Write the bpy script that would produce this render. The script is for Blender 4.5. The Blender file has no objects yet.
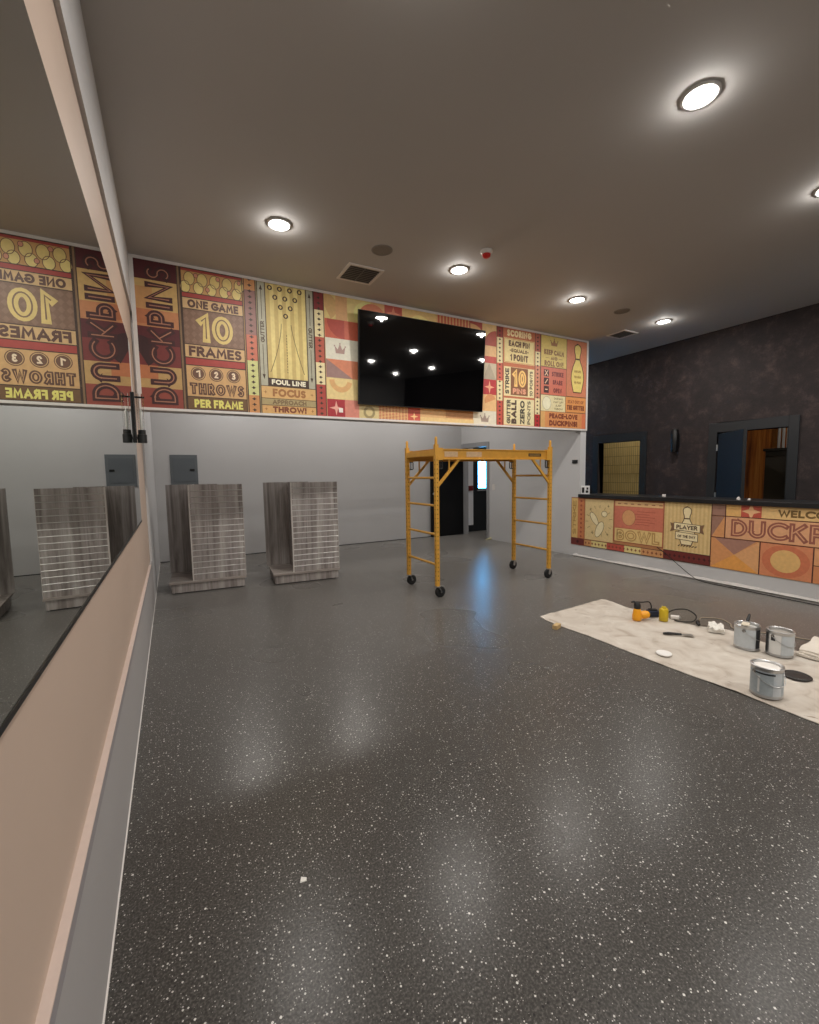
import bpy, bmesh, math, random
from mathutils import Vector, Matrix
random.seed(7)
C = bpy.context.scene
COL = C.collection
R = math.radians
PI = math.pi

# ------------------------------------------------------------------ camera, world, exposure
F_PX, YAW, PITCH, ROLL, EYE = 437.03, 28.4966, 4.9631, -0.9231, 1.4
fw = Vector((math.sin(R(YAW)) * math.cos(R(PITCH)), math.cos(R(YAW)) * math.cos(R(PITCH)), -math.sin(R(PITCH))))
r0 = Vector((math.cos(R(YAW)), -math.sin(R(YAW)), 0))
u0 = r0.cross(fw)
r1 = r0 * math.cos(R(ROLL)) + u0 * math.sin(R(ROLL))
u1 = -r0 * math.sin(R(ROLL)) + u0 * math.cos(R(ROLL))
camd = bpy.data.cameras.new('camera')
cam = bpy.data.objects.new('camera', camd)
COL.objects.link(cam)
M3 = Matrix((r1, u1, -fw)).transposed()
cam.matrix_world = Matrix.Translation((0, 0, EYE)) @ M3.to_4x4()
camd.sensor_fit = 'HORIZONTAL'
camd.sensor_width = 36
camd.lens = F_PX / 819 * 36
camd.clip_start = 0.02
C.camera = cam

LAMP_W = 19.0          # watts of each recessed downlight
WORLD = (0.10, 0.48, 1.0)
WORLD_S = 19.0
w = bpy.data.worlds.new('sky')
C.world = w
w.use_nodes = True
w.node_tree.nodes['Background'].inputs[0].default_value = (*WORLD, 1)
w.node_tree.nodes['Background'].inputs[1].default_value = WORLD_S
vs = C.view_settings
vs.view_transform = 'Standard'
vs.look = 'None'
vs.gamma = 1
vs.use_curve_mapping = False
vs.exposure = 0.0

# ------------------------------------------------------------------ materials
def lin(c):
    c = c / 255
    return c / 12.92 if c <= 0.04045 else ((c + 0.055) / 1.055) ** 2.4
def rgb(t):
    return tuple(lin(v) for v in t)
MATS = {}
def _new(name):
    m = bpy.data.materials.new(name)
    m.use_nodes = True
    return m, m.node_tree.nodes, m.node_tree.links, m.node_tree.nodes['Principled BSDF']
def mat(name, col, rough=0.6, metal=0.0, var=0.06, scale=30, coat=0, spec=0.5, bump=0):
    """plain painted surface with a faint procedural mottling; col in 0-255 sRGB"""
    if name in MATS:
        return MATS[name]
    m, n, l, b = _new(name)
    c = rgb(col)
    tc = n.new('ShaderNodeTexCoord')
    no = n.new('ShaderNodeTexNoise')
    no.inputs['Scale'].default_value = scale
    no.inputs['Detail'].default_value = 3
    l.new(tc.outputs['Object'], no.inputs['Vector'])
    mx = n.new('ShaderNodeMix')
    mx.data_type = 'RGBA'
    mx.inputs[6].default_value = (*[v * (1 - var) for v in c], 1)
    mx.inputs[7].default_value = (*[min(1, v * (1 + var)) for v in c], 1)
    l.new(no.outputs['Fac'], mx.inputs[0])
    l.new(mx.outputs[2], b.inputs['Base Color'])
    b.inputs['Roughness'].default_value = rough
    b.inputs['Metallic'].default_value = metal
    b.inputs['Specular IOR Level'].default_value = spec
    b.inputs['Coat Weight'].default_value = coat
    if bump:
        bp = n.new('ShaderNodeBump')
        bp.inputs['Strength'].default_value = bump
        bp.inputs['Distance'].default_value = 0.004
        l.new(no.outputs['Fac'], bp.inputs['Height'])
        l.new(bp.outputs['Normal'], b.inputs['Normal'])
    MATS[name] = m
    return m
def ramp(n, stops, interp='LINEAR'):
    r = n.new('ShaderNodeValToRGB')
    r.color_ramp.interpolation = interp
    e = r.color_ramp.elements
    while len(e) < len(stops):
        e.new(0.5)
    for i, (p, c) in enumerate(stops):
        e[i].position = p
        e[i].color = (*rgb(c), 1)
    return r
def floor_mat():
    m, n, l, b = _new('epoxy_floor')
    tc = n.new('ShaderNodeTexCoord')
    no = n.new('ShaderNodeTexNoise'); no.inputs['Scale'].default_value = 140; no.inputs['Detail'].default_value = 4
    l.new(tc.outputs['Object'], no.inputs['Vector'])
    r = ramp(n, [(0.32, (44, 42, 39)), (0.5, (62, 59, 56)), (0.68, (92, 89, 85))])
    l.new(no.outputs['Fac'], r.inputs[0])
    cur = r.outputs[0]
    for sc, thr, rad, col in ((46, 0.925, 0.20, (216, 213, 208)), (82, 0.88, 0.29, (198, 195, 190)), (150, 0.84, 0.36, (165, 162, 157)), (60, 0.9, 0.25, (30, 28, 27))):
        v = n.new('ShaderNodeTexVoronoi'); v.voronoi_dimensions = '2D'; v.inputs['Scale'].default_value = sc
        v.distance = 'MINKOWSKI'; v.inputs['Exponent'].default_value = 1.3
        l.new(tc.outputs['Object'], v.inputs['Vector'])
        sep = n.new('ShaderNodeSeparateColor'); l.new(v.outputs['Color'], sep.inputs[0])
        g = n.new('ShaderNodeMath'); g.operation = 'GREATER_THAN'; g.inputs[1].default_value = thr
        l.new(sep.outputs[0], g.inputs[0])
        sz = n.new('ShaderNodeMath'); sz.operation = 'MULTIPLY'; sz.inputs[1].default_value = rad
        l.new(sep.outputs[1], sz.inputs[0])
        lt = n.new('ShaderNodeMath'); lt.operation = 'LESS_THAN'
        l.new(v.outputs['Distance'], lt.inputs[0]); l.new(sz.outputs[0], lt.inputs[1])
        mu = n.new('ShaderNodeMath'); mu.operation = 'MULTIPLY'
        l.new(g.outputs[0], mu.inputs[0]); l.new(lt.outputs[0], mu.inputs[1])
        mx = n.new('ShaderNodeMix'); mx.data_type = 'RGBA'
        l.new(mu.outputs[0], mx.inputs[0]); l.new(cur, mx.inputs[6]); mx.inputs[7].default_value = (*rgb(col), 1)
        cur = mx.outputs[2]
    l.new(cur, b.inputs['Base Color'])
    big = n.new('ShaderNodeTexNoise'); big.inputs['Scale'].default_value = 1.1; big.inputs['Detail'].default_value = 1
    l.new(tc.outputs['Object'], big.inputs['Vector'])
    mr = n.new('ShaderNodeMapRange'); mr.inputs[3].default_value = 0.24; mr.inputs[4].default_value = 0.33
    l.new(big.outputs['Fac'], mr.inputs[0]); l.new(mr.outputs[0], b.inputs['Roughness'])
    bp = n.new('ShaderNodeBump'); bp.inputs['Strength'].default_value = 0.16; bp.inputs['Distance'].default_value = 0.003
    no2 = n.new('ShaderNodeTexNoise'); no2.inputs['Scale'].default_value = 90; no2.inputs['Detail'].default_value = 2
    l.new(tc.outputs['Object'], no2.inputs['Vector'])
    l.new(no2.outputs['Fac'], bp.inputs['Height']); l.new(bp.outputs['Normal'], b.inputs['Normal'])
    b.inputs['Specular IOR Level'].default_value = 0.26
    b.inputs['Sheen Weight'].default_value = 0.75; b.inputs['Sheen Roughness'].default_value = 0.35; b.inputs['Sheen Tint'].default_value = (0.9, 0.88, 0.85, 1)
    return m
def plaster_mat():
    m, n, l, b = _new('dark_mottled_plaster')
    tc = n.new('ShaderNodeTexCoord')
    a = n.new('ShaderNodeTexNoise'); a.inputs['Scale'].default_value = 4.5; a.inputs['Detail'].default_value = 12; a.inputs['Roughness'].default_value = 0.8; a.inputs['Distortion'].default_value = 0.15
    l.new(tc.outputs['Object'], a.inputs['Vector'])
    r = ramp(n, [(0.32, (22, 16, 16)), (0.52, (40, 30, 30)), (0.74, (82, 65, 62))])
    l.new(a.outputs['Fac'], r.inputs[0]); l.new(r.outputs[0], b.inputs['Base Color'])
    b.inputs['Roughness'].default_value = 0.75
    bp = n.new('ShaderNodeBump'); bp.inputs['Strength'].default_value = 0.5; bp.inputs['Distance'].default_value = 0.02
    l.new(a.outputs['Fac'], bp.inputs['Height']); l.new(bp.outputs['Normal'], b.inputs['Normal'])
    return m
def wood_mat(name, dark, mid, light, axis='Z', sc=14, rough=0.5):
    m, n, l, b = _new(name)
    tc = n.new('ShaderNodeTexCoord')
    mp = n.new('ShaderNodeMapping')
    s = [sc, sc, sc]; s['XYZ'.index(axis)] = sc * 0.06
    mp.inputs['Scale'].default_value = s
    l.new(tc.outputs['Object'], mp.inputs['Vector'])
    a = n.new('ShaderNodeTexNoise'); a.inputs['Scale'].default_value = 1.6; a.inputs['Detail'].default_value = 8; a.inputs['Roughness'].default_value = 0.65; a.inputs['Distortion'].default_value = 0.5
    l.new(mp.outputs[0], a.inputs['Vector'])
    r = ramp(n, [(0.32, dark), (0.5, mid), (0.68, light)])
    l.new(a.outputs['Fac'], r.inputs[0]); l.new(r.outputs[0], b.inputs['Base Color'])
    b.inputs['Roughness'].default_value = rough
    return m
def tile_mat():
    m, n, l, b = _new('yellow_wall_tile')
    tc = n.new('ShaderNodeTexCoord')
    mp = n.new('ShaderNodeMapping'); mp.inputs['Rotation'].default_value = (0, R(90), R(90))
    sx = n.new('ShaderNodeSeparateXYZ'); l.new(tc.outputs['Object'], sx.inputs[0])
    cb = n.new('ShaderNodeCombineXYZ'); l.new(sx.outputs[1], cb.inputs[0]); l.new(sx.outputs[2], cb.inputs[1])
    br = n.new('ShaderNodeTexBrick')
    br.offset = 0.0
    br.inputs['Scale'].default_value = 1
    br.inputs['Brick Width'].default_value = 0.045; br.inputs['Row Height'].default_value = 0.19
    br.inputs['Mortar Size'].default_value = 0.004
    br.inputs['Color1'].default_value = (*rgb((228, 202, 138)), 1); br.inputs['Color2'].default_value = (*rgb((218, 190, 124)), 1)
    br.inputs['Mortar'].default_value = (*rgb((140, 112, 56)), 1)
    l.new(cb.outputs[0], br.inputs['Vector']); l.new(br.outputs['Color'], b.inputs['Base Color'])
    b.inputs['Roughness'].default_value = 0.3
    return m
def cloth_mat():
    m, n, l, b = _new('paint_stained_canvas')
    tc = n.new('ShaderNodeTexCoord')
    a = n.new('ShaderNodeTexNoise'); a.inputs['Scale'].default_value = 5; a.inputs['Detail'].default_value = 8; a.inputs['Distortion'].default_value = 1.2
    l.new(tc.outputs['Object'], a.inputs['Vector'])
    r = ramp(n, [(0.28, (166, 154, 141)), (0.42, (186, 176, 164)), (0.6, (197, 189, 178)), (0.75, (204, 197, 187))])
    l.new(a.outputs['Fac'], r.inputs[0])
    v = n.new('ShaderNodeTexNoise'); v.inputs['Scale'].default_value = 9; v.inputs['Detail'].default_value = 5; v.inputs['Distortion'].default_value = 2.5
    mp = n.new('ShaderNodeMapping'); mp.inputs['Scale'].default_value = (1, 0.35, 1); mp.inputs['Rotation'].default_value = (0, 0, R(50))
    l.new(tc.outputs['Object'], mp.inputs[0]); l.new(mp.outputs[0], v.inputs['Vector'])
    r2 = ramp(n, [(0.27, (176, 160, 146)), (0.33, (255, 255, 255))])
    l.new(v.outputs['Fac'], r2.inputs[0])
    mx = n.new('ShaderNodeMix'); mx.data_type = 'RGBA'; mx.blend_type = 'MULTIPLY'; mx.inputs[0].default_value = 1
    l.new(r.outputs[0], mx.inputs[6]); l.new(r2.outputs[0], mx.inputs[7])
    l.new(mx.outputs[2], b.inputs['Base Color'])
    b.inputs['Roughness'].default_value = 0.9
    return m
def glass_mat(name, tint=(1, 1, 1), rough=0.0):
    m, n, l, b = _new(name)
    b.inputs['Base Color'].default_value = (*tint, 1)
    b.inputs['Transmission Weight'].default_value = 1
    b.inputs['Roughness'].default_value = rough
    b.inputs['IOR'].default_value = 1.45
    MATS[name] = m
    return m
def pane_mat():
    m, n, l, b = _new('window_pane')
    n.remove(b)
    t = n.new('ShaderNodeBsdfTransparent'); g = n.new('ShaderNodeBsdfGlossy'); g.inputs['Roughness'].default_value = 0.02
    fr = n.new('ShaderNodeFresnel'); fr.inputs[0].default_value = 1.45
    mx = n.new('ShaderNodeMixShader')
    l.new(fr.outputs[0], mx.inputs[0]); l.new(t.outputs[0], mx.inputs[1]); l.new(g.outputs[0], mx.inputs[2])
    l.new(mx.outputs[0], n['Material Output'].inputs[0])
    return m
def emit_mat(name, col, s):
    m, n, l, b = _new(name)
    b.inputs['Base Color'].default_value = (0.8, 0.8, 0.8, 1)
    b.inputs['Emission Color'].default_value = (*col, 1)
    b.inputs['Emission Strength'].default_value = s
    return m

WHITE_WALL = mat('grey_white_wall_paint', (197, 196, 196), 0.55, var=0.03, scale=2, bump=0.02)
CEIL = mat('ceiling_paint', (190, 187, 184), 0.8, var=0.03, scale=2)
PINK = mat('raw_pink_board', (188, 167, 151), 0.6, var=0.05, scale=1.5)
RAILM = mat('primed_rail', (202, 184, 174), 0.5)
FLOOR = floor_mat()
PLASTER = plaster_mat()
NAVY = mat('dark_navy_trim', (27, 30, 34), 0.5, var=0.1)
NAVYDOOR = mat('navy_door_paint', (4, 6, 9), 0.55, var=0.1)
BLACKDOOR = mat('black_door_paint', (10, 11, 14), 0.6, var=0.1, spec=0.3)
TRIMW = mat('white_trim', (224, 219, 214), 0.5)
GREYTRIM = mat('grey_door_casing', (150, 150, 152), 0.5)
BLACK = mat('black_metal', (16, 16, 17), 0.4)
BLACKP = mat('black_plastic', (20, 20, 21), 0.5)
RUBBER = mat('black_rubber', (18, 18, 18), 0.8)
STEEL = mat('galvanized_steel', (190, 190, 190), 0.35, 0.9, var=0.08)
ALU = mat('aluminium_insert', (205, 203, 200), 0.3, 0.7)
YELLOW = mat('yellow_scaffold_paint', (208, 154, 58), 0.45, var=0.16, scale=14)
YELLOWD = mat('worn_yellow_plank', (192, 138, 56), 0.6, var=0.25, scale=9)
GREYWOOD = wood_mat('weathered_grey_wood', (106, 97, 93), (150, 143, 139), (184, 178, 174), 'Z', 9)
GREYWOODX = wood_mat('weathered_grey_wood_flat', (104, 94, 88), (146, 137, 131), (176, 168, 161), 'X')
ORANGEWOOD = wood_mat('orange_wood_boards', (120, 58, 14), (196, 112, 34), (222, 150, 62), 'Z', 9)
DARKCAB = mat('dark_olive_cabinet', (44, 34, 16), 0.5)
TILE = tile_mat()
CLOTH = cloth_mat()
SCREEN = mat('glossy_black_screen', (3, 3, 4), 0.035, spec=0.5, var=0)
GLASS = glass_mat('clear_glass')
PANE = pane_mat()
MIRROR = mat('mirror_silver', (222, 226, 220), 0.0, 1.0, var=0)
LENS = emit_mat('lamp_lens', (1, 0.96, 0.91), 14.0)
BRICKRED = mat('alarm_red', (200, 30, 28), 0.35)

# ------------------------------------------------------------------ mesh helpers
class MB:
    def __init__(s):
        s.v, s.f, s.m = [], [], []
    def face(s, pts, mi=0):
        i = len(s.v); s.v += [tuple(p) for p in pts]; s.f.append(tuple(range(i, i + len(pts)))); s.m.append(mi)
    def add(s, vs_, fs, mi=0):
        i = len(s.v); s.v += [tuple(p) for p in vs_]
        for f in fs:
            s.f.append(tuple(k + i for k in f)); s.m.append(mi)
    def box(s, x0, x1, y0, y1, z0, z1, mi=0):
        V = [(x0, y0, z0), (x1, y0, z0), (x1, y1, z0), (x0, y1, z0), (x0, y0, z1), (x1, y0, z1), (x1, y1, z1), (x0, y1, z1)]
        s.add(V, [(0, 3, 2, 1), (4, 5, 6, 7), (0, 1, 5, 4), (1, 2, 6, 5), (2, 3, 7, 6), (3, 0, 4, 7)], mi)
    def bar(s, a, b, w, h=None, mi=0, up=(0, 0, 1)):
        """rectangular bar from a to b"""
        h = h or w
        a, b = Vector(a), Vector(b); d = (b - a).normalized()
        u = Vector(up)
        if abs(d.dot(u)) > 0.95: u = Vector((0, 1, 0))
        sd = d.cross(u).normalized(); u = sd.cross(d)
        V = []
        for p in (a, b):
            for i, j in ((-1, -1), (1, -1), (1, 1), (-1, 1)):
                V.append(p + sd * (w / 2 * i) + u * (h / 2 * j))
        s.add(V, [(3, 2, 1, 0), (4, 5, 6, 7), (0, 1, 5, 4), (1, 2, 6, 5), (2, 3, 7, 6), (3, 0, 4, 7)], mi)
    def tube(s, pts, r, n=8, mi=0, cap=True, closed=False):
        P = [Vector(p) for p in pts]; N = len(P); base = len(s.v)
        rr = r if isinstance(r, (list, tuple)) else [r] * N
        prev = None
        for i, p in enumerate(P):
            if closed: d = P[(i + 1) % N] - P[i - 1]
            else: d = P[min(i + 1, N - 1)] - P[max(i - 1, 0)]
            d.normalize()
            if prev is None:
                u = Vector((0, 0, 1)) if abs(d.z) < 0.9 else Vector((1, 0, 0))
            else: u = prev
            sd = d.cross(u).normalized(); u = sd.cross(d).normalized(); prev = u
            for k in range(n):
                a = 2 * PI * k / n
                s.v.append(tuple(p + (sd * math.cos(a) + u * math.sin(a)) * rr[i]))
        for i in range(N if closed else N - 1):
            j = (i + 1) % N
            for k in range(n):
                s.f.append((base + i * n + k, base + j * n + k, base + j * n + (k + 1) % n, base + i * n + (k + 1) % n)); s.m.append(mi)
        if cap and not closed:
            s.f.append(tuple(base + k for k in range(n))); s.m.append(mi)
            s.f.append(tuple(base + (N - 1) * n + k for k in reversed(range(n)))); s.m.append(mi)
    def lathe(s, prof, c=(0, 0, 0), n=28, mi=0, axis='Z', a0=0, a1=360):
        """prof: (r, h) list; spun round the axis through c"""
        full = abs(a1 - a0) >= 360
        cols = n if full else n + 1
        base = len(s.v)
        for r, h in prof:
            for k in range(cols):
                a = R(a0 + (a1 - a0) * k / n)
                x, y = r * math.cos(a), r * math.sin(a)
                p = {'Z': (x, y, h), 'X': (h, x, y), 'Y': (x, h, y)}[axis]
                s.v.append((c[0] + p[0], c[1] + p[1], c[2] + p[2]))
        for i in range(len(prof) - 1):
            for k in range(n):
                k2 = (k + 1) % cols
                s.f.append((base + i * cols + k, base + i * cols + k2, base + (i + 1) * cols + k2, base + (i + 1) * cols + k)); s.m.append(mi)
    def build(s, name, mats, parent=None, loc=None, smooth=False, bevel=0, seg=2):
        me = bpy.data.meshes.new(name)
        me.from_pydata(s.v, [], s.f)
        if not isinstance(mats, (list, tuple)): mats = [mats]
        for m in mats: me.materials.append(m)
        me.polygons.foreach_set('material_index', s.m)
        bm = bmesh.new(); bm.from_mesh(me)
        if smooth or bevel: bmesh.ops.remove_doubles(bm, verts=bm.verts, dist=1e-5)
        bmesh.ops.recalc_face_normals(bm, faces=bm.faces)
        bm.to_mesh(me); bm.free()
        if smooth:
            me.polygons.foreach_set('use_smooth', [True] * len(me.polygons))
            me.set_sharp_from_angle(angle=R(40))
        o = bpy.data.objects.new(name, me); COL.objects.link(o)
        if parent: o.parent = parent
        if loc is not None: o.location = loc
        if bevel:
            b = o.modifiers.new('bevel', 'BEVEL'); b.width = bevel; b.segments = seg; b.limit_method = 'ANGLE'
        return o
def circ(c, r, n=24, axis='Z', a0=0, a1=360):
    out = []
    for k in range(n + (0 if a1 - a0 >= 360 else 1)):
        a = R(a0 + (a1 - a0) * k / n); x, y = r * math.cos(a), r * math.sin(a)
        p = {'Z': (x, y, 0), 'X': (0, x, y), 'Y': (x, 0, y)}[axis]
        out.append((c[0] + p[0], c[1] + p[1], c[2] + p[2]))
    return out
def spline(pts, k=6):
    P = [Vector(p) for p in pts]; out = []
    for i in range(len(P) - 1):
        a, b, c, d = P[max(i - 1, 0)], P[i], P[i + 1], P[min(i + 2, len(P) - 1)]
        for j in range(k):
            t = j / k
            out.append(0.5 * ((2 * b) + (c - a) * t + (2 * a - 5 * b + 4 * c - d) * t * t + (3 * b - a - 3 * c + d) * t ** 3))
    out.append(P[-1]); return out
def tag(o, label, cat, group=None):
    o['label'] = label; o['category'] = cat
    if group: o['group'] = group
    return o
def thing(name, label, cat, loc=(0, 0, 0), rz=0, group=None):
    o = bpy.data.objects.new(name, None); COL.objects.link(o); o.empty_display_size = 0.1
    o.location = loc; o.rotation_euler = (0, 0, rz)
    return tag(o, label, cat, group)
def struct(name, mb, m, parent=None, **k):
    o = mb.build(name, m, parent, **k)
    if parent is None: o['kind'] = 'structure'
    return o
def dup(root, loc, label=None, rz=None):
    r = root.copy(); COL.objects.link(r); r.location = loc
    if rz is not None: r.rotation_euler = (0, 0, rz)
    if label: r['label'] = label
    for ch in list(root.children):
        c = ch.copy(); COL.objects.link(c); c.parent = r
        for g in list(ch.children):
            d = g.copy(); COL.objects.link(d); d.parent = c
    return r

# ------------------------------------------------------------------ measured planes
XL, YM, YB, XD, XW, ZC = -0.232, 4.95, 8.26, 5.86, 7.31, 3.47
WT = 0.126             # partition and header thickness
HB = 2.05              # underside of the header
YF = -4.6              # wall behind the camera
VY = 8.45              # far wall of the vestibule

# ------------------------------------------------------------------ room shell
b = MB(); b.box(-0.5, 10.2, YF - 0.2, 8.9, -0.1, 0); struct('floor', b, FLOOR)
b = MB(); b.box(-0.5, 10.2, YF - 0.2, 8.9, ZC, ZC + 0.1); struct('ceiling', b, CEIL)
XP = -0.2505            # face of the pink boards, set back from the wainscot
b = MB(); b.box(-0.5, XP - 0.004, YF, YB + 0.2, 0, ZC)
b.box(XP - 0.004, XL, YF, 5.55, 0.0, 0.49, 1)        # wainscot, its top a narrow ledge
b.box(XP - 0.004, XL, YF, 5.55, 2.955, ZC)           # board above the pink panel
b.box(XP - 0.004, XL, 5.55, YB, 0, ZC)               # wall beyond the boards
struct('wall_left', b, [WHITE_WALL, mat('grey_wainscot_paint', (166, 163, 162), 0.5, var=0.03, scale=2)])
b = MB(); b.box(XP - 0.004, XP, YF, 5.55, 0.49, 2.955); struct('trim_1', b, PINK)
b = MB(); b.box(XP, XL + 0.0015, YF, 5.3, 0.487, 0.4925); struct('trim_2', b, RAILM)
b = MB(); b.box(XL, XL + 0.001, YF, 5.3, 0.452, 0.487); struct('ledge_shade', b, mat('grey_mauve_shade', (146, 141, 143), 0.5))  # darker strip that colours in the shade below the wainscot ledge
b = MB(); b.box(XL, XL + 0.004, YF, YB, 0, 0.007); struct('baseboard_left', b, TRIMW)
b = MB(); b.box(-0.5, XD, YB, YB + 0.2, 0, ZC); struct('wall_back', b, WHITE_WALL)
b = MB(); b.box(XL - 0.03, XD, YB - 0.004, YB, 0, 0.012); struct('baseboard_back', b, RUBBER)
b = MB(); b.box(XL, XD + WT, YM, YM + WT, HB, ZC); struct('wall_header', b, WHITE_WALL)
b = MB()
b.box(XD, XD + WT, YM, 7.30, 0, HB); b.box(XD, XD + WT, YM + WT, 7.30, HB, ZC)
b.box(XD, XD + WT, 7.30, YB + 0.2, 1.98, ZC); b.box(XD, XD + WT, 8.215, YB + 0.2, 0, 1.98)
struct('wall_partition', b, WHITE_WALL)
b = MB(); b.box(-0.5, 10.2, YF - 0.2, YF, 0, ZC); struct('wall_front', b, WHITE_WALL)
# dark plaster wall with two door openings
D1 = (4.876, 5.743, 1.93); D2 = (2.77, 3.646, 1.95)
b = MB()
b.box(XW, XW + 0.14, YF, D2[0], 0, ZC); b.box(XW, XW + 0.14, D2[1], D1[0], 0, ZC); b.box(XW, XW + 0.14, D1[1], 8.7, 0, ZC)
b.box(XW, XW + 0.14, D2[0], D2[1], D2[2], ZC); b.box(XW, XW + 0.14, D1[0], D1[1], D1[2], ZC)
struct('wall_right', b, PLASTER)
def casing(name, y0, y1, zt, wd, x0, x1, m):
    b = MB()
    b.box(x0, x1, y0 - wd, y0, 0, zt + wd * 1.25); b.box(x0, x1, y1, y1 + wd, 0, zt + wd * 1.25)
    b.box(x0, x1, y0, y1, zt, zt + wd * 1.25)
    return struct(name, b, m, bevel=0.004)
casing('trim_3', D1[0], D1[1], D1[2], 0.115, XW - 0.022, XW + 0.15, NAVY)
casing('trim_4', D2[0], D2[1], D2[2], 0.115, XW - 0.022, XW + 0.15, NAVY)
casing('trim_5', 7.34, 8.18, 1.955, 0.075, XD - 0.018, XD + WT + 0.005, GREYTRIM)
# rooms beyond the dark wall
b = MB(); b.box(8.6, 8.7, 4.2, 8.7, 0, ZC); struct('wall_restroom', b, TILE)
b = MB(); b.box(XW + 0.14, 8.7, 4.05, 4.2, 0, ZC); struct('wall_divider', b, WHITE_WALL)
b = MB(); b.box(8.9, 9.0, YF, 4.05, 0, ZC); struct('wall_storage', b, ORANGEWOOD)
b = MB(); b.box(8.7, 10.2, 4.05, 4.2, 0, ZC); b.box(XW, 8.7, 8.7, 8.8, 0, ZC); struct('wall_rear', b, WHITE_WALL)
# vestibule wall with its daylight window
WX0, WX1, WZ0, WZ1 = 6.47, 6.83, 1.0, 1.98
b = MB()
b.box(XD + WT, WX0, VY, VY + 0.15, 0, ZC); b.box(WX1, XW, VY, VY + 0.15, 0, ZC)
b.box(WX0, WX1, VY, VY + 0.15, 0, WZ0); b.box(WX0, WX1, VY, VY + 0.15, WZ1, ZC)
struct('wall_vestibule', b, mat('dark_vestibule_paint', (24, 28, 32), 0.6))
b = MB()
for x0, x1, z0, z1 in ((WX0, WX0 + 0.03, WZ0, WZ1), (WX1 - 0.03, WX1, WZ0, WZ1), (WX0, WX1, WZ0, WZ0 + 0.03), (WX0, WX1, WZ1 - 0.03, WZ1)):
    b.box(x0, x1, VY + 0.03, VY + 0.09, z0, z1)
win = struct('window_1', b, BLACK)
b = MB(); b.box(WX0 + 0.03, WX1 - 0.03, VY + 0.055, VY + 0.06, WZ0 + 0.03, WZ1 - 0.03); b.build('window_pane', PANE, win)
b = MB(); b.box(WX0 - 0.03, WX1 + 0.03, VY - 0.03, VY + 0.03, WZ0 - 0.03, WZ0); b.build('window_sill', GREYTRIM, win)
b = MB(); b.box(6.16, 6.32, VY - 0.012, VY, 0.16, 2.1); struct('trim_6', b, mat('pale_grey_panel', (232, 232, 234), 0.5))
fa = MB(); fa.box(6.18, 6.29, VY - 0.05, VY - 0.012, 0.985, 1.1); fa.box(6.21, 6.26, VY - 0.056, VY - 0.05, 1.02, 1.06)
tag(fa.build('fire_alarm_pull', mat('dull_red_box', (120, 30, 36), 0.4), bevel=0.006), 'small dull red box on pale strip beyond the black door', 'alarm box')
# black door swung open against the back wall
b = MB(); b.box(-0.86, 0, -0.022, 0.022, 0.012, 1.93)
dr = struct('door_1', b, BLACKDOOR, bevel=0.003); dr.location = (5.835, 8.185, 0); dr.rotation_euler = (0, 0, R(0.8))
b = MB(); b.lathe([(0.026, -0.022), (0.026, -0.03), (0.011, -0.034), (0.011, -0.06), (0, -0.06)], (-0.80, 0, 0.96), 16, axis='Y'); b.bar((-0.80, -0.056, 0.96), (-0.69, -0.056, 0.96), 0.016); b.build('door_handle', STEEL, dr)
# navy door standing ajar in the dark wall
b = MB(); b.box(-0.022, 0.022, -0.85, 0, 0.012, 1.925)
dn = struct('door_2', b, NAVYDOOR, bevel=0.003); dn.location = (XW - 0.02, 3.60, 0); dn.rotation_euler = (0, 0, R(-45))
b = MB()
for z in (0.25, 1.0, 1.72): b.tube([(-0.03, 0.004, z - 0.045), (-0.03, 0.004, z + 0.045)], 0.012, 8)
b.build('hinge', STEEL, dn)
b = MB(); b.lathe([(0.026, -0.022), (0.026, -0.03), (0.011, -0.034), (0.011, -0.06), (0, -0.06)], (0, -0.79, 0.96), 16, axis='X'); b.bar((-0.056, -0.79, 0.96), (-0.056, -0.68, 0.96), 0.016); b.build('door_handle', STEEL, dn)

# ------------------------------------------------------------------ recessed lamps
def make_downlight(name='downlight'):
    t = thing(name, '', 'ceiling light', (0, 0, ZC), 0, 'recessed round ceiling lights')
    b = MB(); b.lathe([(0.080, -0.001), (0.098, -0.001), (0.098, -0.006), (0.092, -0.011), (0.082, -0.012), (0.078, -0.006)], n=32); b.build('trim_ring', mat('lamp_ring', (205, 203, 200), 0.4), t, smooth=True)
    b = MB(); b.lathe([(0.079, -0.004), (0.06, -0.010), (0.0, -0.013)], n=32); b.build('lens', LENS, t, smooth=True)
    return t
def lamp_light(x, y, z, watts, parent=None):
    ld = bpy.data.lights.new('downlight_lamp', 'AREA'); ld.shape = 'DISK'; ld.size = 0.16; ld.energy = watts; ld.color = (1, 0.955, 0.90); ld.spread = R(180)
    lo = bpy.data.objects.new('downlight_lamp', ld); COL.objects.link(lo); lo.location = (x, y, z - 0.018)
    gd = bpy.data.lights.new('downlight_glow', 'POINT'); gd.energy = watts * 0.16; gd.color = ld.color; gd.shadow_soft_size = 0.022
    go = bpy.data.objects.new('downlight_glow', gd); COL.objects.link(go); go.location = (x, y, z - 0.042)
    return lo
dl = None
LX = (0.90, 2.70, 4.43, 6.17)
names = {(0.90, 3.83): 'recessed round ceiling light nearest the mirror, before DUCKPINS mural',
         (2.70, 3.83): 'recessed round ceiling light just beside the red alarm',
         (4.43, 3.83): 'recessed round ceiling light above the right half of the mural',
         (6.17, 3.83): 'recessed round ceiling light over the counter, beside small dark vent',
         (2.70, 1.51): 'biggest recessed ceiling light, nearest overhead in the upper right',
         (4.43, 1.51): 'recessed ceiling light cut by the right edge of the photo'}
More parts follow.
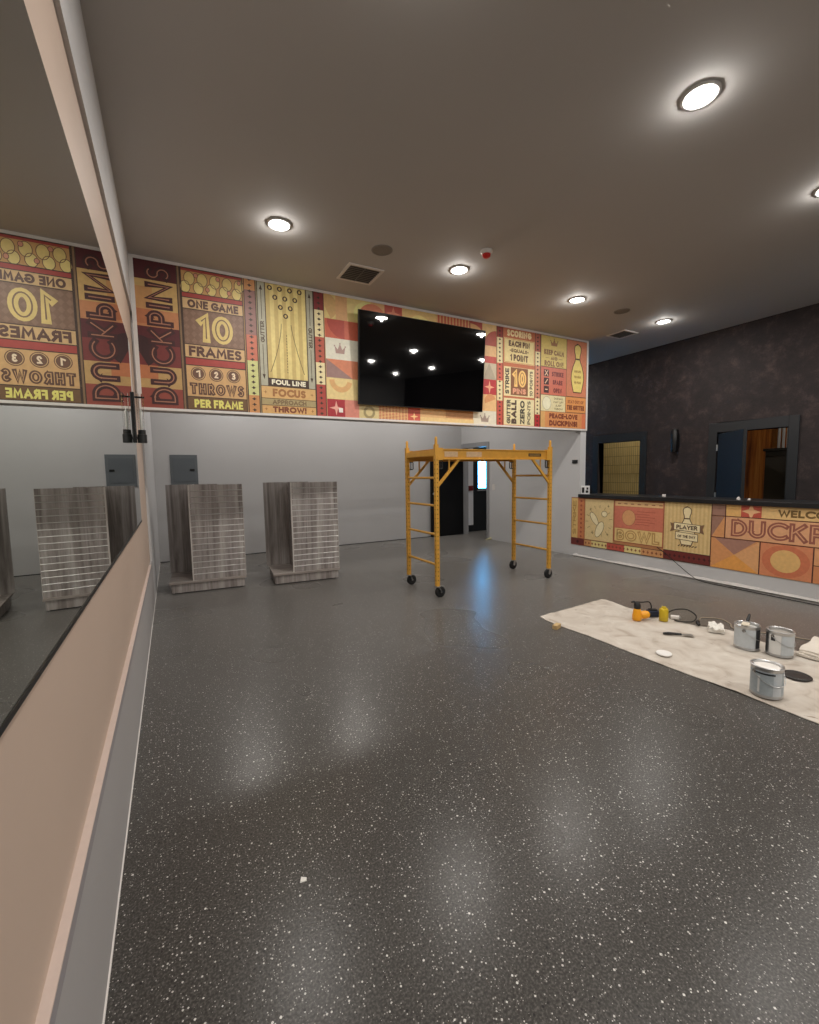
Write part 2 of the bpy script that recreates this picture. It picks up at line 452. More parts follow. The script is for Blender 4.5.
for yy in (3.83, 1.51, -0.75, -3.0):
    for xx in LX:
        if dl is None:
            dl = make_downlight(); o = dl; o.location = (xx, yy, ZC)
        else:
            o = dup(dl, (xx, yy, ZC))
        o['label'] = names.get((xx, yy), 'recessed round ceiling light mirrored in the black television')
        lamp_light(xx, yy, ZC, LAMP_W)
for xx, yy, wt in ((0.95, 7.2, 1.0), (2.75, 7.2, 1.0), (4.45, 7.2, 1.0), (6.65, 6.7, 0.6), (8.0, 5.6, 0.9), (8.1, 2.6, 0.35)):  # passage and side-room lamps are added, unseen, to brighten those spaces
    o = dup(dl, (xx, yy, ZC)); o['label'] = 'added unseen round ceiling light in a back area'
    lamp_light(xx, yy, ZC, LAMP_W * wt)

# ------------------------------------------------------------------ flat print maker (murals)
PF = 1.12
DESAT = 0.24
class Print:
    """printed shapes in wall coordinates (u right, v up), each layer a hair proud of the last"""
    def __init__(s, fn):
        s.fn, s.mb, s.mats, s.k = fn, MB(), [], 0
    def mi(s, col):
        key = 'ink_%02x%02x%02x' % tuple(col)
        g_ = 0.3 * col[0] + 0.59 * col[1] + 0.11 * col[2]
        m = mat(key, tuple(min(245, int((c + (g_ - c) * DESAT) * PF)) for c in col), 0.5, var=0.16, scale=30)
        if m not in s.mats: s.mats.append(m)
        return s.mats.index(m)
    def poly(s, pts, col, L=1):
        s.k += 1
        e = L + 0.04 * (s.k % 23)
        s.mb.face([s.fn(u, v, e) for u, v in pts], s.mi(col))
    def rect(s, u0, u1, v0, v1, col, L=1):
        s.poly([(u0, v0), (u1, v0), (u1, v1), (u0, v1)], col, L)
    def disc(s, u, v, ru, rv, col, L=2, n=22, a0=0, a1=360):
        pts = [(u + ru * math.cos(R(a0 + (a1 - a0) * k / n)), v + rv * math.sin(R(a0 + (a1 - a0) * k / n))) for k in range(n + (0 if a1 - a0 >= 360 else 1))]
        if a1 - a0 < 360: pts.append((u, v))
        s.poly(pts, col, L)
    def stroke(s, pts, wd, col, L=2, cap=0):
        P = [Vector(p) for p in pts]
        closed = (P[0] - P[-1]).length < 1e-6
        if cap and not closed:
            a_, z_ = (P[0] - P[1]).normalized() * cap, (P[-1] - P[-2]).normalized() * cap
            P[0] = P[0] + a_; P[-1] = P[-1] + z_
        if closed: P = P[:-1]
        N = len(P); A = []; B = []
        for i in range(N):
            pr = P[i - 1] if (i > 0 or closed) else None
            nx = P[(i + 1) % N] if (i < N - 1 or closed) else None
            d1 = (P[i] - pr).normalized() if pr is not None else None
            d2 = (nx - P[i]).normalized() if nx is not None else None
            if d1 is None: d1 = d2
            if d2 is None: d2 = d1
            n1 = Vector((-d1.y, d1.x)); n2 = Vector((-d2.y, d2.x))
            mm = n1 + n2
            if mm.length < 1e-4: mm = n1
            mm.normalize()
            k = 1 / max(0.6, mm.dot(n1))
            A.append(P[i] + mm * wd / 2 * k); B.append(P[i] - mm * wd / 2 * k)
        for i in range(N if closed else N - 1):
            j = (i + 1) % N
            s.poly([B[i], B[j], A[j], A[i]], col, L)
    def ring(s, u, v, ru, rv, wd, col, L=2, n=26, a0=0, a1=360):
        pts = [(u + ru * math.cos(R(a0 + (a1 - a0) * k / n)), v + rv * math.sin(R(a0 + (a1 - a0) * k / n))) for k in range(n + 1)]
        s.stroke(pts, wd, col, L)
    def frame(s, u0, u1, v0, v1, wd, col, L=2):
        s.stroke([(u0, v0), (u1, v0), (u1, v1), (u0, v1), (u0, v0)], wd, col, L)
    def diamond(s, u, v, a, bb, col, L=2):
        s.poly([(u - a, v), (u, v - bb), (u + a, v), (u, v + bb)], col, L)
    def star(s, u, v, r, col, L=2, k=0.28):
        pts = []
        for i in range(8):
            rr = r if i % 2 == 0 else r * k
            pts.append((u + rr * math.cos(PI / 4 * i), v + rr * math.sin(PI / 4 * i)))
        for i in range(8):
            s.poly([(u, v), pts[i], pts[(i + 1) % 8]], col, L)
    def crown(s, u, v, wd, h, col, L=2):
        b_ = [(-.4, 0), (.4, 0), (.5, .75), (.22, .4), (0, 1), (-.22, .4), (-.5, .75)]
        P = [(u + x * wd, v + y * h) for x, y in b_]
        s.poly([P[0], P[1], P[3], P[5]], col, L); s.poly([P[1], P[2], P[3]], col, L); s.poly([P[3], P[4], P[5]], col, L); s.poly([P[5], P[6], P[0]], col, L)
        for k in (2, 4, 6): s.disc(P[k][0], P[k][1], wd * .07, wd * .07, col, L, 8)
    def text(s, st, u, v, h, wd, t, col, L=3, width=None, rot=0, inline=None, it=None):
        """centred line of capitals; u,v = centre, h = cap height, t = stroke, width = total width wanted; rot=90 reads upward"""
        gl = []; x = 0
        for ch in st:
            if ch == ' ': x += 0.42; continue
            gw, pl = GLYPH[ch]; gl.append((x, gw, pl)); x += gw + 0.27
        hh = h - t
        n_, sw = len(gl), sum(g[1] for g in gl) + 0.42 * st.count(' ')
        for q in range(12):
            hh = h - t
            gap = t * 1.18 + 0.015 * h
            sx = (width - t - gap * (n_ - 1)) / sw
            if sx >= 0.56 * hh: break
            t *= 0.92
        gl = []; x = 0
        for ch in st:
            if ch == ' ': x += 0.42; continue
            gw, pl = GLYPH[ch]; gl.append((x, gw, pl)); x += gw + gap / sx
        tot = x - gap / sx
        ca, sa = math.cos(R(rot)), math.sin(R(rot))
        for gx, gw, pl in gl:
            for line in pl:
                pts = []
                for px, py in line:
                    lx = (gx + px - tot / 2) * sx; ly = (py - 0.5) * hh
                    pts.append((u + lx * ca - ly * sa, v + lx * sa + ly * ca))
                s.stroke(pts, t, col, L, t / 2)
                if inline: s.stroke(pts, it, inline, L + 1)
    def build(s, name, parent):
        return s.mb.build(name, s.mats, parent)
def arc(cx, cy, rx, ry, a0, a1, n=9):
    return [(cx + rx * math.cos(R(a0 + (a1 - a0) * k / n)), cy + ry * math.sin(R(a0 + (a1 - a0) * k / n))) for k in range(n + 1)]
GLYPH = {
 'A': (.82, [[(0, 0), (.41, 1), (.82, 0)], [(.13, .3), (.69, .3)]]),
 'B': (.55, [[(.28, .54), (0, .54), (0, 1)] + arc(.28, .77, .22, .23, 90, -90), [(0, .54), (0, 0)] + arc(.28, .27, .27, .27, -90, 90)]),
 'C': (.78, [arc(.5, .5, .5, .5, 48, 312, 16)]),
 'D': (.68, [[(0, 0), (0, 1), (.2, 1)] + arc(.2, .5, .48, .5, 90, -90, 12) + [(0, 0)]]),
 'E': (.48, [[(.48, 1), (0, 1), (0, 0), (.48, 0)], [(0, .5), (.42, .5)]]),
 'F': (.46, [[(.46, 1), (0, 1), (0, 0)], [(0, .5), (.4, .5)]]),
 'G': (.86, [arc(.5, .5, .5, .5, 48, 345, 18) + [(.98 * .88, .46), (.52, .46)]]),
 'H': (.66, [[(0, 0), (0, 1)], [(.66, 0), (.66, 1)], [(0, .5), (.66, .5)]]),
 'I': (.02, [[(0, 0), (0, 1)]]),
 'J': (.4, [[(.4, 1), (.4, .25)] + arc(.2, .25, .2, .25, 0, -180)]),
 'K': (.62, [[(0, 0), (0, 1)], [(.58, 1), (.04, .46)], [(.2, .6), (.62, 0)]]),
 'L': (.44, [[(0, 1), (0, 0), (.44, 0)]]),
 'M': (.86, [[(0, 0), (.1, 1), (.43, .3), (.76, 1), (.86, 0)]]),
 'N': (.7, [[(0, 0), (0, 1), (.7, 0), (.7, 1)]]),
 'O': (.96, [arc(.48, .5, .48, .5, 0, 360, 22)]),
 'P': (.54, [[(0, 0), (0, 1), (.28, 1)] + arc(.28, .72, .26, .28, 90, -90) + [(0, .44)]]),
 'Q': (.96, [arc(.48, .5, .48, .5, 0, 360, 22), [(.55, .25), (.95, -.02)]]),
 'R': (.58, [[(0, 0), (0, 1), (.28, 1)] + arc(.28, .74, .26, .26, 90, -90) + [(0, .48)], [(.25, .48), (.58, 0)]]),
 'S': (.5, [arc(.26, .75, .24, .25, 40, 250, 9) + arc(.25, .26, .25, .26, 85, -140, 10)]),
 'T': (.6, [[(0, 1), (.6, 1)], [(.3, 1), (.3, 0)]]),
 'U': (.66, [[(0, 1), (0, .33)] + arc(.33, .33, .33, .33, 180, 360, 10) + [(.66, 1)]]),
 'V': (.76, [[(0, 1), (.38, 0), (.76, 1)]]),
 'W': (1.1, [[(0, 1), (.27, 0), (.55, .9), (.83, 0), (1.1, 1)]]),
 'X': (.66, [[(0, 0), (.66, 1)], [(0, 1), (.66, 0)]]),
 'Y': (.66, [[(0, 1), (.33, .46), (.66, 1)], [(.33, .46), (.33, 0)]]),
 'Z': (.58, [[(0, 1), (.58, 1), (0, 0), (.58, 0)]]),
 '0': (.72, [arc(.36, .5, .36, .5, 0, 360, 20)]),
 '1': (.24, [[(0, .82), (.24, 1), (.24, 0)]]),
 '2': (.52, [arc(.26, .74, .25, .26, 165, -20, 9) + [(0, 0), (.52, 0)]]),
 '3': (.52, [arc(.24, .75, .23, .25, 140, -90, 9), arc(.25, .25, .26, .26, 90, -140, 10)]),
 '4': (.6, [[(.45, 0), (.45, 1), (0, .28), (.6, .28)]]),
 '5': (.5, [[(.46, 1), (.08, 1), (.04, .56)] + arc(.22, .31, .28, .31, 100, -140, 10)]),
 '7': (.54, [[(0, 1), (.54, 1), (.15, 0)]]),
 '!': (.04, [[(0, .52), (0, 1)], [(0, 0), (0, .02)]]),
 '-': (.3, [[(0, .48), (.3, .48)]]),
 '.': (.06, [[(0, .46), (.06, .46)]]),
}
# palette (values as seen on the print)
MAR, DMAR, RED, RORG, ORG, TAN, YEL, CRM, GRN, BRN, DBR, MAUV, SAL, PAL, GRY = (96, 30, 32), (62, 26, 26), (172, 52, 42), (190, 88, 58), (196, 126, 62), (200, 158, 98), (206, 176, 88), (214, 196, 140), (186, 186, 108), (108, 70, 48), (66, 44, 32), (128, 88, 76), (202, 122, 88), (204, 200, 178), (160, 156, 132)

def strip(P, u0, u1, bands, dot=DBR, step=0.058):
    for v0, v1, c in bands: P.rect(u0, u1, v0, v1, c, 1)
    um = (u0 + u1) / 2
    lo, hi = min(x[0] for x in bands), max(x[1] for x in bands); v = lo + step / 2
    while v < hi:
        P.diamond(um, v, 0.017, 0.017, dot, 2); P.rect(um - 0.022, um + 0.022, v - 0.003, v + 0.003, dot, 2); v += step
    P.rect(u0, u0 + 0.009, lo, hi, DBR, 3); P.rect(u1 - 0.009, u1, lo, hi, DBR, 3)
def strip_h(P, v0, v1, bands, dot=DBR, step=0.062):
    for a, c_, col in bands: P.rect(a, c_, v0, v1, col, 1)
    vm = (v0 + v1) / 2; lo, hi = bands[0][0], bands[-1][1]; u = lo + step / 2
    while u < hi:
        P.diamond(u, vm, 0.018, 0.018, dot, 2); P.rect(u - 0.003, u + 0.003, vm - 0.024, vm + 0.024, dot, 2); u += step
    P.rect(lo, hi, v0, v0 + 0.008, DBR, 3); P.rect(lo, hi, v1 - 0.008, v1, DBR, 3)
def pin_shape(P, u, vb, h, wmax, fill, edge, L=3):
    prof = [(0, .62), (.06, .72), (.16, .88), (.28, 1.0), (.40, .95), (.54, .70), (.64, .42), (.70, .34), (.76, .36), (.84, .50), (.91, .52), (.96, .42), (1.0, 0)]
    r = [(wmax / 2 * a, vb + h * y) for y, a in prof]
    pts = [(u + a, y) for a, y in r] + [(u - a, y) for a, y in reversed(r)]
    for (a0, y0), (a1, y1) in zip(r, r[1:]): P.poly([(u - a0, y0), (u + a0, y0), (u + a1, y1), (u - a1, y1)], fill, L)
    P.stroke(pts + [pts[0]], wmax * 0.05, edge, L + 1)
    P.stroke([(u - wmax * .19, vb + h * .69), (u + wmax * .19, vb + h * .69)], h * 0.03, edge, L + 1)

# ------------------------------------------------------------------ the big wall mural
MY = YM - 0.012
mural = thing('wall_mural', 'long red, orange and yellow bowling rules mural across the upper wall', 'mural', (2.88, YM, HB))
def mfn(u, v, L): return (u - 2.88, MY - 0.0007 * L - YM, v - HB)
MU0, MU1, MV0, MV1 = -0.198, 5.953, 2.078, 3.442
b = MB(); b.box(MU0 - 2.88, MU1 - 2.88, MY - YM, 0, MV0 - HB, MV1 - HB); b.build('backing_board', mat('mural_backing', (190, 150, 100), 0.6), mural)
b = MB()
for u0, u1, v0, v1 in ((XL, 5.986, 3.442, 3.469), (XL, 5.986, HB + 0.004, 2.078), (XL, MU0, 2.078, 3.442), (MU1, 5.986, 2.078, 3.442)):
    b.box(u0 - 2.88, u1 - 2.88, -0.02, 0, v0 - HB, v1 - HB)
b.build('frame', TRIMW, mural)
# DUCKPINS column
P = Print(mfn)
for a, c_, col in ((2.078, 2.265, (150, 60, 44)), (2.265, 2.47, (184, 142, 76)), (2.47, 2.672, (124, 42, 38)), (2.672, 2.836, (92, 28, 32)), (2.836, 2.995, (190, 116, 64)), (2.995, 3.268, (192, 150, 78)), (3.268, 3.442, (86, 24, 28))):
    P.rect(MU0, 0.152, a, c_, col, 1)
P.rect(MU0, -0.05, 2.35, 2.475, (188, 104, 54), 2); P.rect(MU0, -0.07, 2.86, 2.995, (182, 98, 52), 2); P.rect(MU0, -0.06, 2.995, 3.2, (190, 130, 66), 2)
P.disc(MU0, 2.60, 0.15, 0.15, (62, 30, 32), 2, 14, -62, 90)
P.text('DUCKPINS', -0.004, 2.757, 0.225, 1, 0.054, (70, 30, 30), 4, 1.29, 90, (168, 104, 74), 0.010)
P.rect(0.152, 0.187, 2.078, 3.442, (130, 96, 60), 1); P.rect(0.152, 0.160, 2.078, 3.442, DBR, 2); P.rect(0.176, 0.187, 2.078, 3.442, DBR, 2)
P.build('title_panel', mural)
# ONE GAME / 10 FRAMES panel
P = Print(mfn); a, z = 0.187, 0.757
for v0, v1, col in ((3.412, 3.442, RED), (3.208, 3.412, (192, 138, 68)), (3.162, 3.208, RED), (3.055, 3.162, TAN), (2.716, 3.055, (122, 86, 62)), (2.588, 2.716, TAN), (2.515, 2.588, RED), (2.207, 2.515, (200, 150, 88)), (2.078, 2.207, (112, 76, 40))):
    P.rect(a, z, v0, v1, col, 1)
for k in range(5):
    P.disc(0.265 + k * .115, 3.345, 0.046, 0.062, YEL, 2); P.ring(0.265 + k * .115, 3.345, 0.046, 0.062, 0.006, BRN, 3)
    P.disc(0.225 + k * .118, 3.262, 0.044, 0.056, (212, 186, 96), 2); P.ring(0.225 + k * .118, 3.262, 0.044, 0.056, 0.006, BRN, 3)
    P.disc(0.325 + k * .1, 3.262 if k % 2 else 3.38, 0.018, 0.022, SAL, 3); P.ring(0.325 + k * .1, 3.262 if k % 2 else 3.38, 0.018, 0.022, 0.005, BRN, 4)
P.text('ONE GAME', 0.472, 3.108, 0.078, 1, 0.020, (92, 54, 40), 3, 0.47)
for i in range(9):
    for j in range(5): P.diamond(0.22 + i * .063, 2.75 + j * .067, 0.026, 0.030, (132, 96, 72), 2)
P.text('10', 0.480, 2.885, 0.275, 1, 0.072, YEL, 3, 0.33, 0, (118, 84, 58), 0.012)
P.text('FRAMES', 0.472, 2.652, 0.098, 1, 0.024, (92, 54, 40), 3, 0.49)
for k, d in enumerate('123'):
    u = 0.300 + k * 0.165
    P.disc(u, 2.436, 0.067, 0.067, BRN, 2); P.ring(u, 2.436, 0.056, 0.056, 0.006, TAN, 3); P.text(d, u, 2.436, 0.066, 1, 0.015, (226, 196, 160), 4, 0.038)
P.text('THROWS', 0.472, 2.287, 0.115, 1, 0.034, (96, 60, 42), 3, 0.51, 0, (196, 146, 88), 0.007)
P.text('PER FRAME', 0.480, 2.142, 0.082, 1, 0.019, (214, 204, 84), 3, 0.46)
for v in (3.208, 3.162, 3.055, 2.716, 2.588, 2.515, 2.207): P.rect(a, z, v - .004, v + .004, DBR, 3)
P.frame(a + .004, z - .004, 2.082, 3.438, 0.008, DBR, 4)
P.build('rules_panel', mural)
# strips
P = Print(mfn); strip(P, 0.765, 0.888, [(2.078, 2.261, ORG), (2.261, 2.618, GRN), (2.618, 2.882, (196, 96, 66)), (2.882, 3.334, (142, 94, 84)), (3.334, 3.442, ORG)]); P.build('border_strip', mural)
P = Print(mfn); strip(P, 1.500, 1.622, [(2.078, 2.432, (178, 56, 44)), (2.432, 2.675, CRM), (2.675, 2.957, (186, 76, 54)), (2.957, 3.251, CRM), (3.251, 3.442, (130, 38, 38))]); P.build('border_strip', mural)
P = Print(mfn); strip(P, 4.110, 4.228, [(2.078, 2.422, (200, 72, 56)), (2.422, 2.701, CRM), (2.701, 2.945, (204, 84, 62)), (2.945, 3.295, CRM), (3.295, 3.442, (150, 50, 42))]); P.build('border_strip', mural)
P = Print(mfn); strip(P, 4.836, 4.950, [(2.078, 2.262, (190, 34, 36)), (2.262, 2.50, CRM), (2.50, 2.98, SAL), (2.98, 3.18, CRM), (3.18, 3.442, (176, 84, 62))]); P.build('border_strip', mural)
# lane diagram
P = Print(mfn)
P.rect(0.888, 1.500, 2.078, 3.442, (150, 134, 88), 1)
for u0 in (0.900, 1.418):
    P.rect(u0, u0 + .078, 2.372, 3.436, GRY, 2); um = u0 + .039
    for v0, v1, t in ((2.46, 2.80, 2.45), (3.06, 3.36, 3.40)):
        P.rect(um - .003, um + .003, v0, v1, DBR, 3)
        s_ = 1 if t > 3 else -1
        P.poly([(um - .016, t - s_ * .04), (um + .016, t - s_ * .04), (um, t + s_ * .012)], DBR, 3)
    P.text('GUTTER', um, 2.93, 0.042, 1, 0.010, (84, 66, 46), 3, 0.22, 90 if u0 < 1 else -90)
for k in range(10):
    P.rect(0.986 + k * .0424, 0.986 + (k + 1) * .0424, 2.455, 3.436, (208, 186, 104) if k % 2 else (188, 160, 84), 2)
for u, v in ((1.031, 3.396), (1.135, 3.397), (1.242, 3.398), (1.348, 3.399), (1.083, 3.305), (1.188, 3.304), (1.296, 3.307), (1.138, 3.21), (1.243, 3.212), (1.19, 3.124)):
    P.disc(u, v, 0.027, 0.027, DBR, 3, 14); P.disc(u, v, 0.012, 0.015, YEL, 4, 10)
P.stroke(spline2 := [(1.14 - .13 * (t / 12) ** 1.6 * 1, 3.04 - .52 * t / 12) for t in range(13)], 0.007, (110, 90, 48), 3)
P.stroke([(1.245 + .13 * (t / 12) ** 1.3, 3.04 - .52 * t / 12) for t in range(13)], 0.007, (110, 90, 48), 3)
for k in range(14): P.rect(1.188, 1.196, 2.52 + k * .03, 2.538 + k * .03, (110, 90, 48), 3)
P.rect(0.980, 1.418, 2.375, 2.458, DBR, 3); P.text('FOUL LINE', 1.2, 2.416, 0.054, 1, 0.014, (226, 210, 180), 4, 0.37)
for v0, v1, col in ((2.240, 2.370, (204, 156, 84)), (2.168, 2.240, (162, 140, 88)), (2.082, 2.168, (206, 152, 78))): P.rect(0.900, 1.496, v0, v1, col, 2)
P.text('FOCUS', 1.2, 2.304, 0.084, 1, 0.022, (160, 98, 44), 3, 0.36)
P.text('APPROACH', 1.2, 2.204, 0.05, 1, 0.012, (120, 92, 56), 3, 0.37)
P.text('THROW!', 1.2, 2.125, 0.064, 1, 0.018, (128, 56, 30), 3, 0.37)
for v in (2.304, 2.125):
    for u in (0.945, 1.452): P.star(u, v, 0.022, (160, 98, 44), 3)
for v in (2.370, 2.240, 2.168): P.rect(0.900, 1.496, v - .003, v + .003, DBR, 4)
for u in (0.900, 0.980, 1.418, 1.497): P.rect(u - .004, u + .004, 2.372 if u in (0.98, 1.418) else 2.078, 3.442, DBR, 4)
P.build('lane_diagram', mural)
# geometric mosaic round the television
P = Print(mfn)
P.rect(1.622, 4.110, 2.078, 3.442, (204, 150, 88), 1)
P.rect(1.628, 2.2, 3.177, 3.442, (206, 180, 100), 2); P.disc(1.628, 3.31, .15, .15, (196, 150, 84), 3, 16, -62, 90); P.rect(1.76, 1.90, 3.177, 3.442, (202, 146, 88), 3); P.disc(2.15, 3.28, .17, .15, (206, 196, 104), 4); P.disc(2.15, 3.28, .09, .08, (204, 158, 90), 5)
P.rect(1.628, 2.3, 2.966, 3.177, (200, 84, 54), 2); P.disc(1.86, 3.177, .21, .21, (178, 62, 46), 3, 14, 180, 270)
P.rect(1.628, 2.3, 2.730, 2.966, PAL, 2); P.crown(1.80, 2.80, .13, .11, (164, 128, 116), 3)
P.rect(1.628, 2.3, 2.522, 2.730, (206, 112, 70), 2); P.poly([(1.628, 2.522), (1.95, 2.522), (1.628, 2.73)], (146, 108, 100), 3)
P.rect(1.628, 2.3, 2.279, 2.522, (212, 184, 112), 2); P.ring(1.80, 2.50, .11, .11, .06, (208, 152, 84), 3, 16, 180, 350)
P.rect(1.628, 1.842, 2.078, 2.279, (176, 30, 40), 2); P.star(1.735, 2.178, .085, (222, 150, 132), 3); P.rect(1.765, 1.815, 2.13, 2.18, (232, 206, 196), 4)
P.rect(1.842, 2.02, 2.078, 2.279, (208, 118, 96), 2)
P.rect(2.02, 2.28, 2.078, 2.279, (196, 174, 110), 2); P.ring(2.15, 2.15, .06, .06, .03, (150, 130, 78), 3)
for k in range(9):
    P.rect(2.28 + k * .045, 2.305 + k * .045, 2.078, 2.25, (190, 82, 52), 2); P.rect(2.28, 2.68, 2.09 + k * .018, 2.096 + k * .018, (222, 180, 110), 3)
P.rect(2.68, 2.86, 2.078, 2.25, (198, 74, 56), 2); P.star(2.77, 2.13, .06, (220, 176, 110), 3)
P.rect(2.86, 3.25, 2.078, 2.25, (206, 158, 96), 2); P.rect(3.25, 3.71, 2.14, 2.25, (180, 124, 72), 2); P.rect(2.86, 3.71, 2.078, 2.13, (214, 180, 110), 3)
P.disc(2.22, 3.25, .18, .17, (204, 104, 62), 6, 16, 0, 180)
P.rect(2.38, 2.62, 3.25, 3.442, (184, 64, 46), 2); P.star(2.5, 3.35, .10, (204, 112, 76), 3)
P.rect(2.62, 3.12, 3.25, 3.442, (206, 166, 92), 2); P.disc(2.87, 3.25, .16, .14, (214, 190, 104), 3, 16, 0, 180)
for k in range(10): P.rect(3.14 + k * .05, 3.168 + k * .05, 3.28, 3.442, (196, 76, 46), 2)
P.rect(3.64, 3.88, 3.30, 3.442, (176, 62, 48), 2); P.disc(3.66, 3.30, .2, .11, (206, 150, 84), 3, 12, 0, 90)
P.rect(3.86, 4.105, 3.153, 3.442, (212, 172, 104), 2); P.disc(4.105, 3.155, .21, .21, (176, 70, 54), 3, 14, 90, 180)
P.rect(3.7, 4.105, 3.013, 3.153, (218, 166, 104), 2); P.rect(3.7, 4.105, 2.921, 3.013, (198, 66, 56), 2)
P.rect(3.7, 4.105, 2.698, 2.921, (186, 170, 140), 2); P.poly([(3.87, 2.698), (4.105, 2.698), (3.98, 2.921)], (164, 148, 122), 3)
P.rect(3.87, 4.105, 2.490, 2.698, (192, 40, 44), 2); P.star(3.985, 2.594, .09, (226, 150, 110), 3)
P.rect(3.7, 4.105, 2.263, 2.490, (218, 168, 104), 2); P.disc(4.0, 2.40, .10, .10, (206, 130, 72), 3, 14, 20, 200)
P.rect(3.700, 4.105, 2.078, 2.263, PAL, 3); P.crown(3.90, 2.11, .15, .11, (150, 132, 120), 4)
P.build('mosaic_panel', mural)
# SCORING block
P = Print(mfn); a, z = 4.228, 4.836
P.rect(a, z, 2.078, 3.442, (190, 98, 58), 1)
P.text('SCORING', 4.53, 3.378, 0.092, 1, 0.026, (238, 196, 140), 3, 0.46)
P.rect(4.245, 4.826, 2.965, 3.308, (212, 190, 122), 2); P.frame(4.255, 4.816, 2.975, 3.298, .007, ORG, 3)
P.text('EACH PIN', 4.53, 3.238, 0.082, 1, 0.022, (96, 62, 44), 3, 0.40); P.text('-EQUALS-', 4.53, 3.142, 0.05, 1, 0.013, (110, 74, 50), 3, 0.36); P.text('1 POINT', 4.53, 3.045, 0.092, 1, 0.022, (96, 62, 44), 3, 0.34)
P.rect(4.245, 4.826, 2.497, 2.910, (214, 194, 136), 2)
P.rect(4.37, 4.70, 2.515, 2.905, (132, 78, 42), 3); P.text('10', 4.535, 2.755, 0.24, 1, 0.066, (232, 176, 84), 4, 0.26, 0, (132, 78, 42), 0.011); P.text('PINS', 4.535, 2.575, 0.078, 1, 0.022, (214, 140, 104), 4, 0.25)
P.text('STRIKE', 4.305, 2.705, 0.072, 1, 0.018, (70, 60, 50), 3, 0.36, 90); P.text('10 POINTS', 4.765, 2.70, 0.058, 1, 0.013, (84, 68, 54), 3, 0.36, 90)
P.rect(4.245, 4.826, 2.088, 2.468, (212, 196, 142), 2)
P.text('GUTTER', 4.332, 2.275, 0.072, 1, 0.018, (84, 72, 58), 3, 0.34, 90); P.text('BALL', 4.432, 2.275, 0.098, 1, 0.030, (84, 62, 48), 3, 0.34, 90)
P.text('ZERO', 4.595, 2.275, 0.088, 1, 0.024, (64, 58, 48), 3, 0.34, 90); P.text('POINTS', 4.725, 2.275, 0.062, 1, 0.014, (84, 72, 58), 3, 0.34, 90)
P.build('scoring_panel', mural)
# right block
P = Print(mfn)
P.rect(4.950, 5.953, 2.078, 3.442, (120, 80, 46), 1)
P.rect(4.962, 5.496, 2.988, 3.436, (206, 178, 80), 2); P.crown(5.23, 3.30, .15, .10, (160, 104, 56), 3)
P.text('KEEP CALM', 5.23, 3.20, 0.076, 1, 0.020, (140, 92, 44), 3, 0.42); P.text('AND', 5.23, 3.115, 0.05, 1, 0.014, (140, 92, 44), 3, 0.14); P.text('ROLL ON!', 5.23, 3.035, 0.08, 1, 0.020, (140, 92, 44), 3, 0.40)
P.rect(5.05, 5.13, 3.112, 3.118, (140, 92, 44), 3); P.rect(5.33, 5.41, 3.112, 3.118, (140, 92, 44), 3)
P.rect(4.962, 5.496, 2.572, 2.976, (204, 96, 70), 2)
for k, st in enumerate(('STRIKE', 'SPARE', 'OPEN')):
    v = 2.89 - k * .122
    P.rect(5.02, 5.125, v - .05, v + .05, (72, 34, 32), 3); P.text(st, 5.31, v - .005, 0.07, 1, 0.018, (126, 44, 40), 3, (.25, .21, .18)[k])
P.stroke([(5.04, 2.93), (5.105, 2.85)], .014, (220, 170, 130), 4); P.stroke([(5.04, 2.85), (5.105, 2.93)], .014, (220, 170, 130), 4)
P.stroke([(5.045, 2.735), (5.10, 2.80)], .016, (220, 170, 130), 4); P.stroke([(5.045, 2.646), (5.10, 2.646)], .016, (220, 170, 130), 4)
P.rect(4.962, 5.480, 2.325, 2.562, (208, 194, 140), 2); P.disc(5.085, 2.442, .088, .098, (212, 206, 170), 3); P.ring(5.085, 2.442, .088, .098, .006, (150, 140, 110), 4)
for k in range(4): P.text(('ONE BALL', 'MAY LIFT', 'JUST', 'THROW')[k], 5.335, 2.52 - k * .052, 0.032, 1, 0.008, (140, 120, 80), 3, (.20, .22, .13, .19)[k])
P.rect(5.490, 5.947, 2.332, 2.566, (214, 132, 58), 2); P.text('STAY OUT OF', 5.715, 2.495, 0.05, 1, 0.012, (160, 84, 40), 3, 0.36); P.text('THE GUTTER', 5.715, 2.405, 0.074, 1, 0.020, (130, 60, 34), 3, 0.39)
P.rect(4.962, 5.947, 2.082, 2.320, (210, 128, 64), 2); P.rect(4.962, 5.05, 2.082, 2.320, (206, 150, 76), 3); P.rect(5.86, 5.947, 2.082, 2.320, (214, 104, 58), 3)
P.text('PEACE-LOVE', 5.45, 2.257, 0.076, 1, 0.022, (128, 52, 32), 4, 0.62); P.text('DUCKPINS!', 5.45, 2.148, 0.084, 1, 0.025, (128, 52, 32), 4, 0.62)
P.rect(5.506, 5.947, 2.580, 3.436, (202, 112, 72), 2); pin_shape(P, 5.745, 2.645, 0.745, 0.285, (216, 190, 86), (84, 50, 34), 3)
for k in range(3): P.text(('ONE LIFE', 'TEN PINS', 'NO FEAR')[k], 5.745, 2.97 - k * .085, 0.036, 1, 0.009, (170, 130, 56), 6, .15)
P.build('sayings_panel', mural)

# ------------------------------------------------------------------ television
tv = thing('television', 'large black wall television mounted over the middle of the mural', 'television', (2.90, 4.893, 2.765))
tv.rotation_euler = (R(4.0), 0, R(-0.6))
b = MB(); b.box(-0.908, 0.908, -0.055, -0.025, -0.532, 0.532); b.box(-0.5, 0.5, -0.025, -0.010, -0.30, 0.25); b.build('housing', BLACKP, tv, bevel=0.004)
b = MB(); b.box(-0.900, 0.900, -0.0575, -0.0548, -0.522, 0.525); b.build('screen', SCREEN, tv)

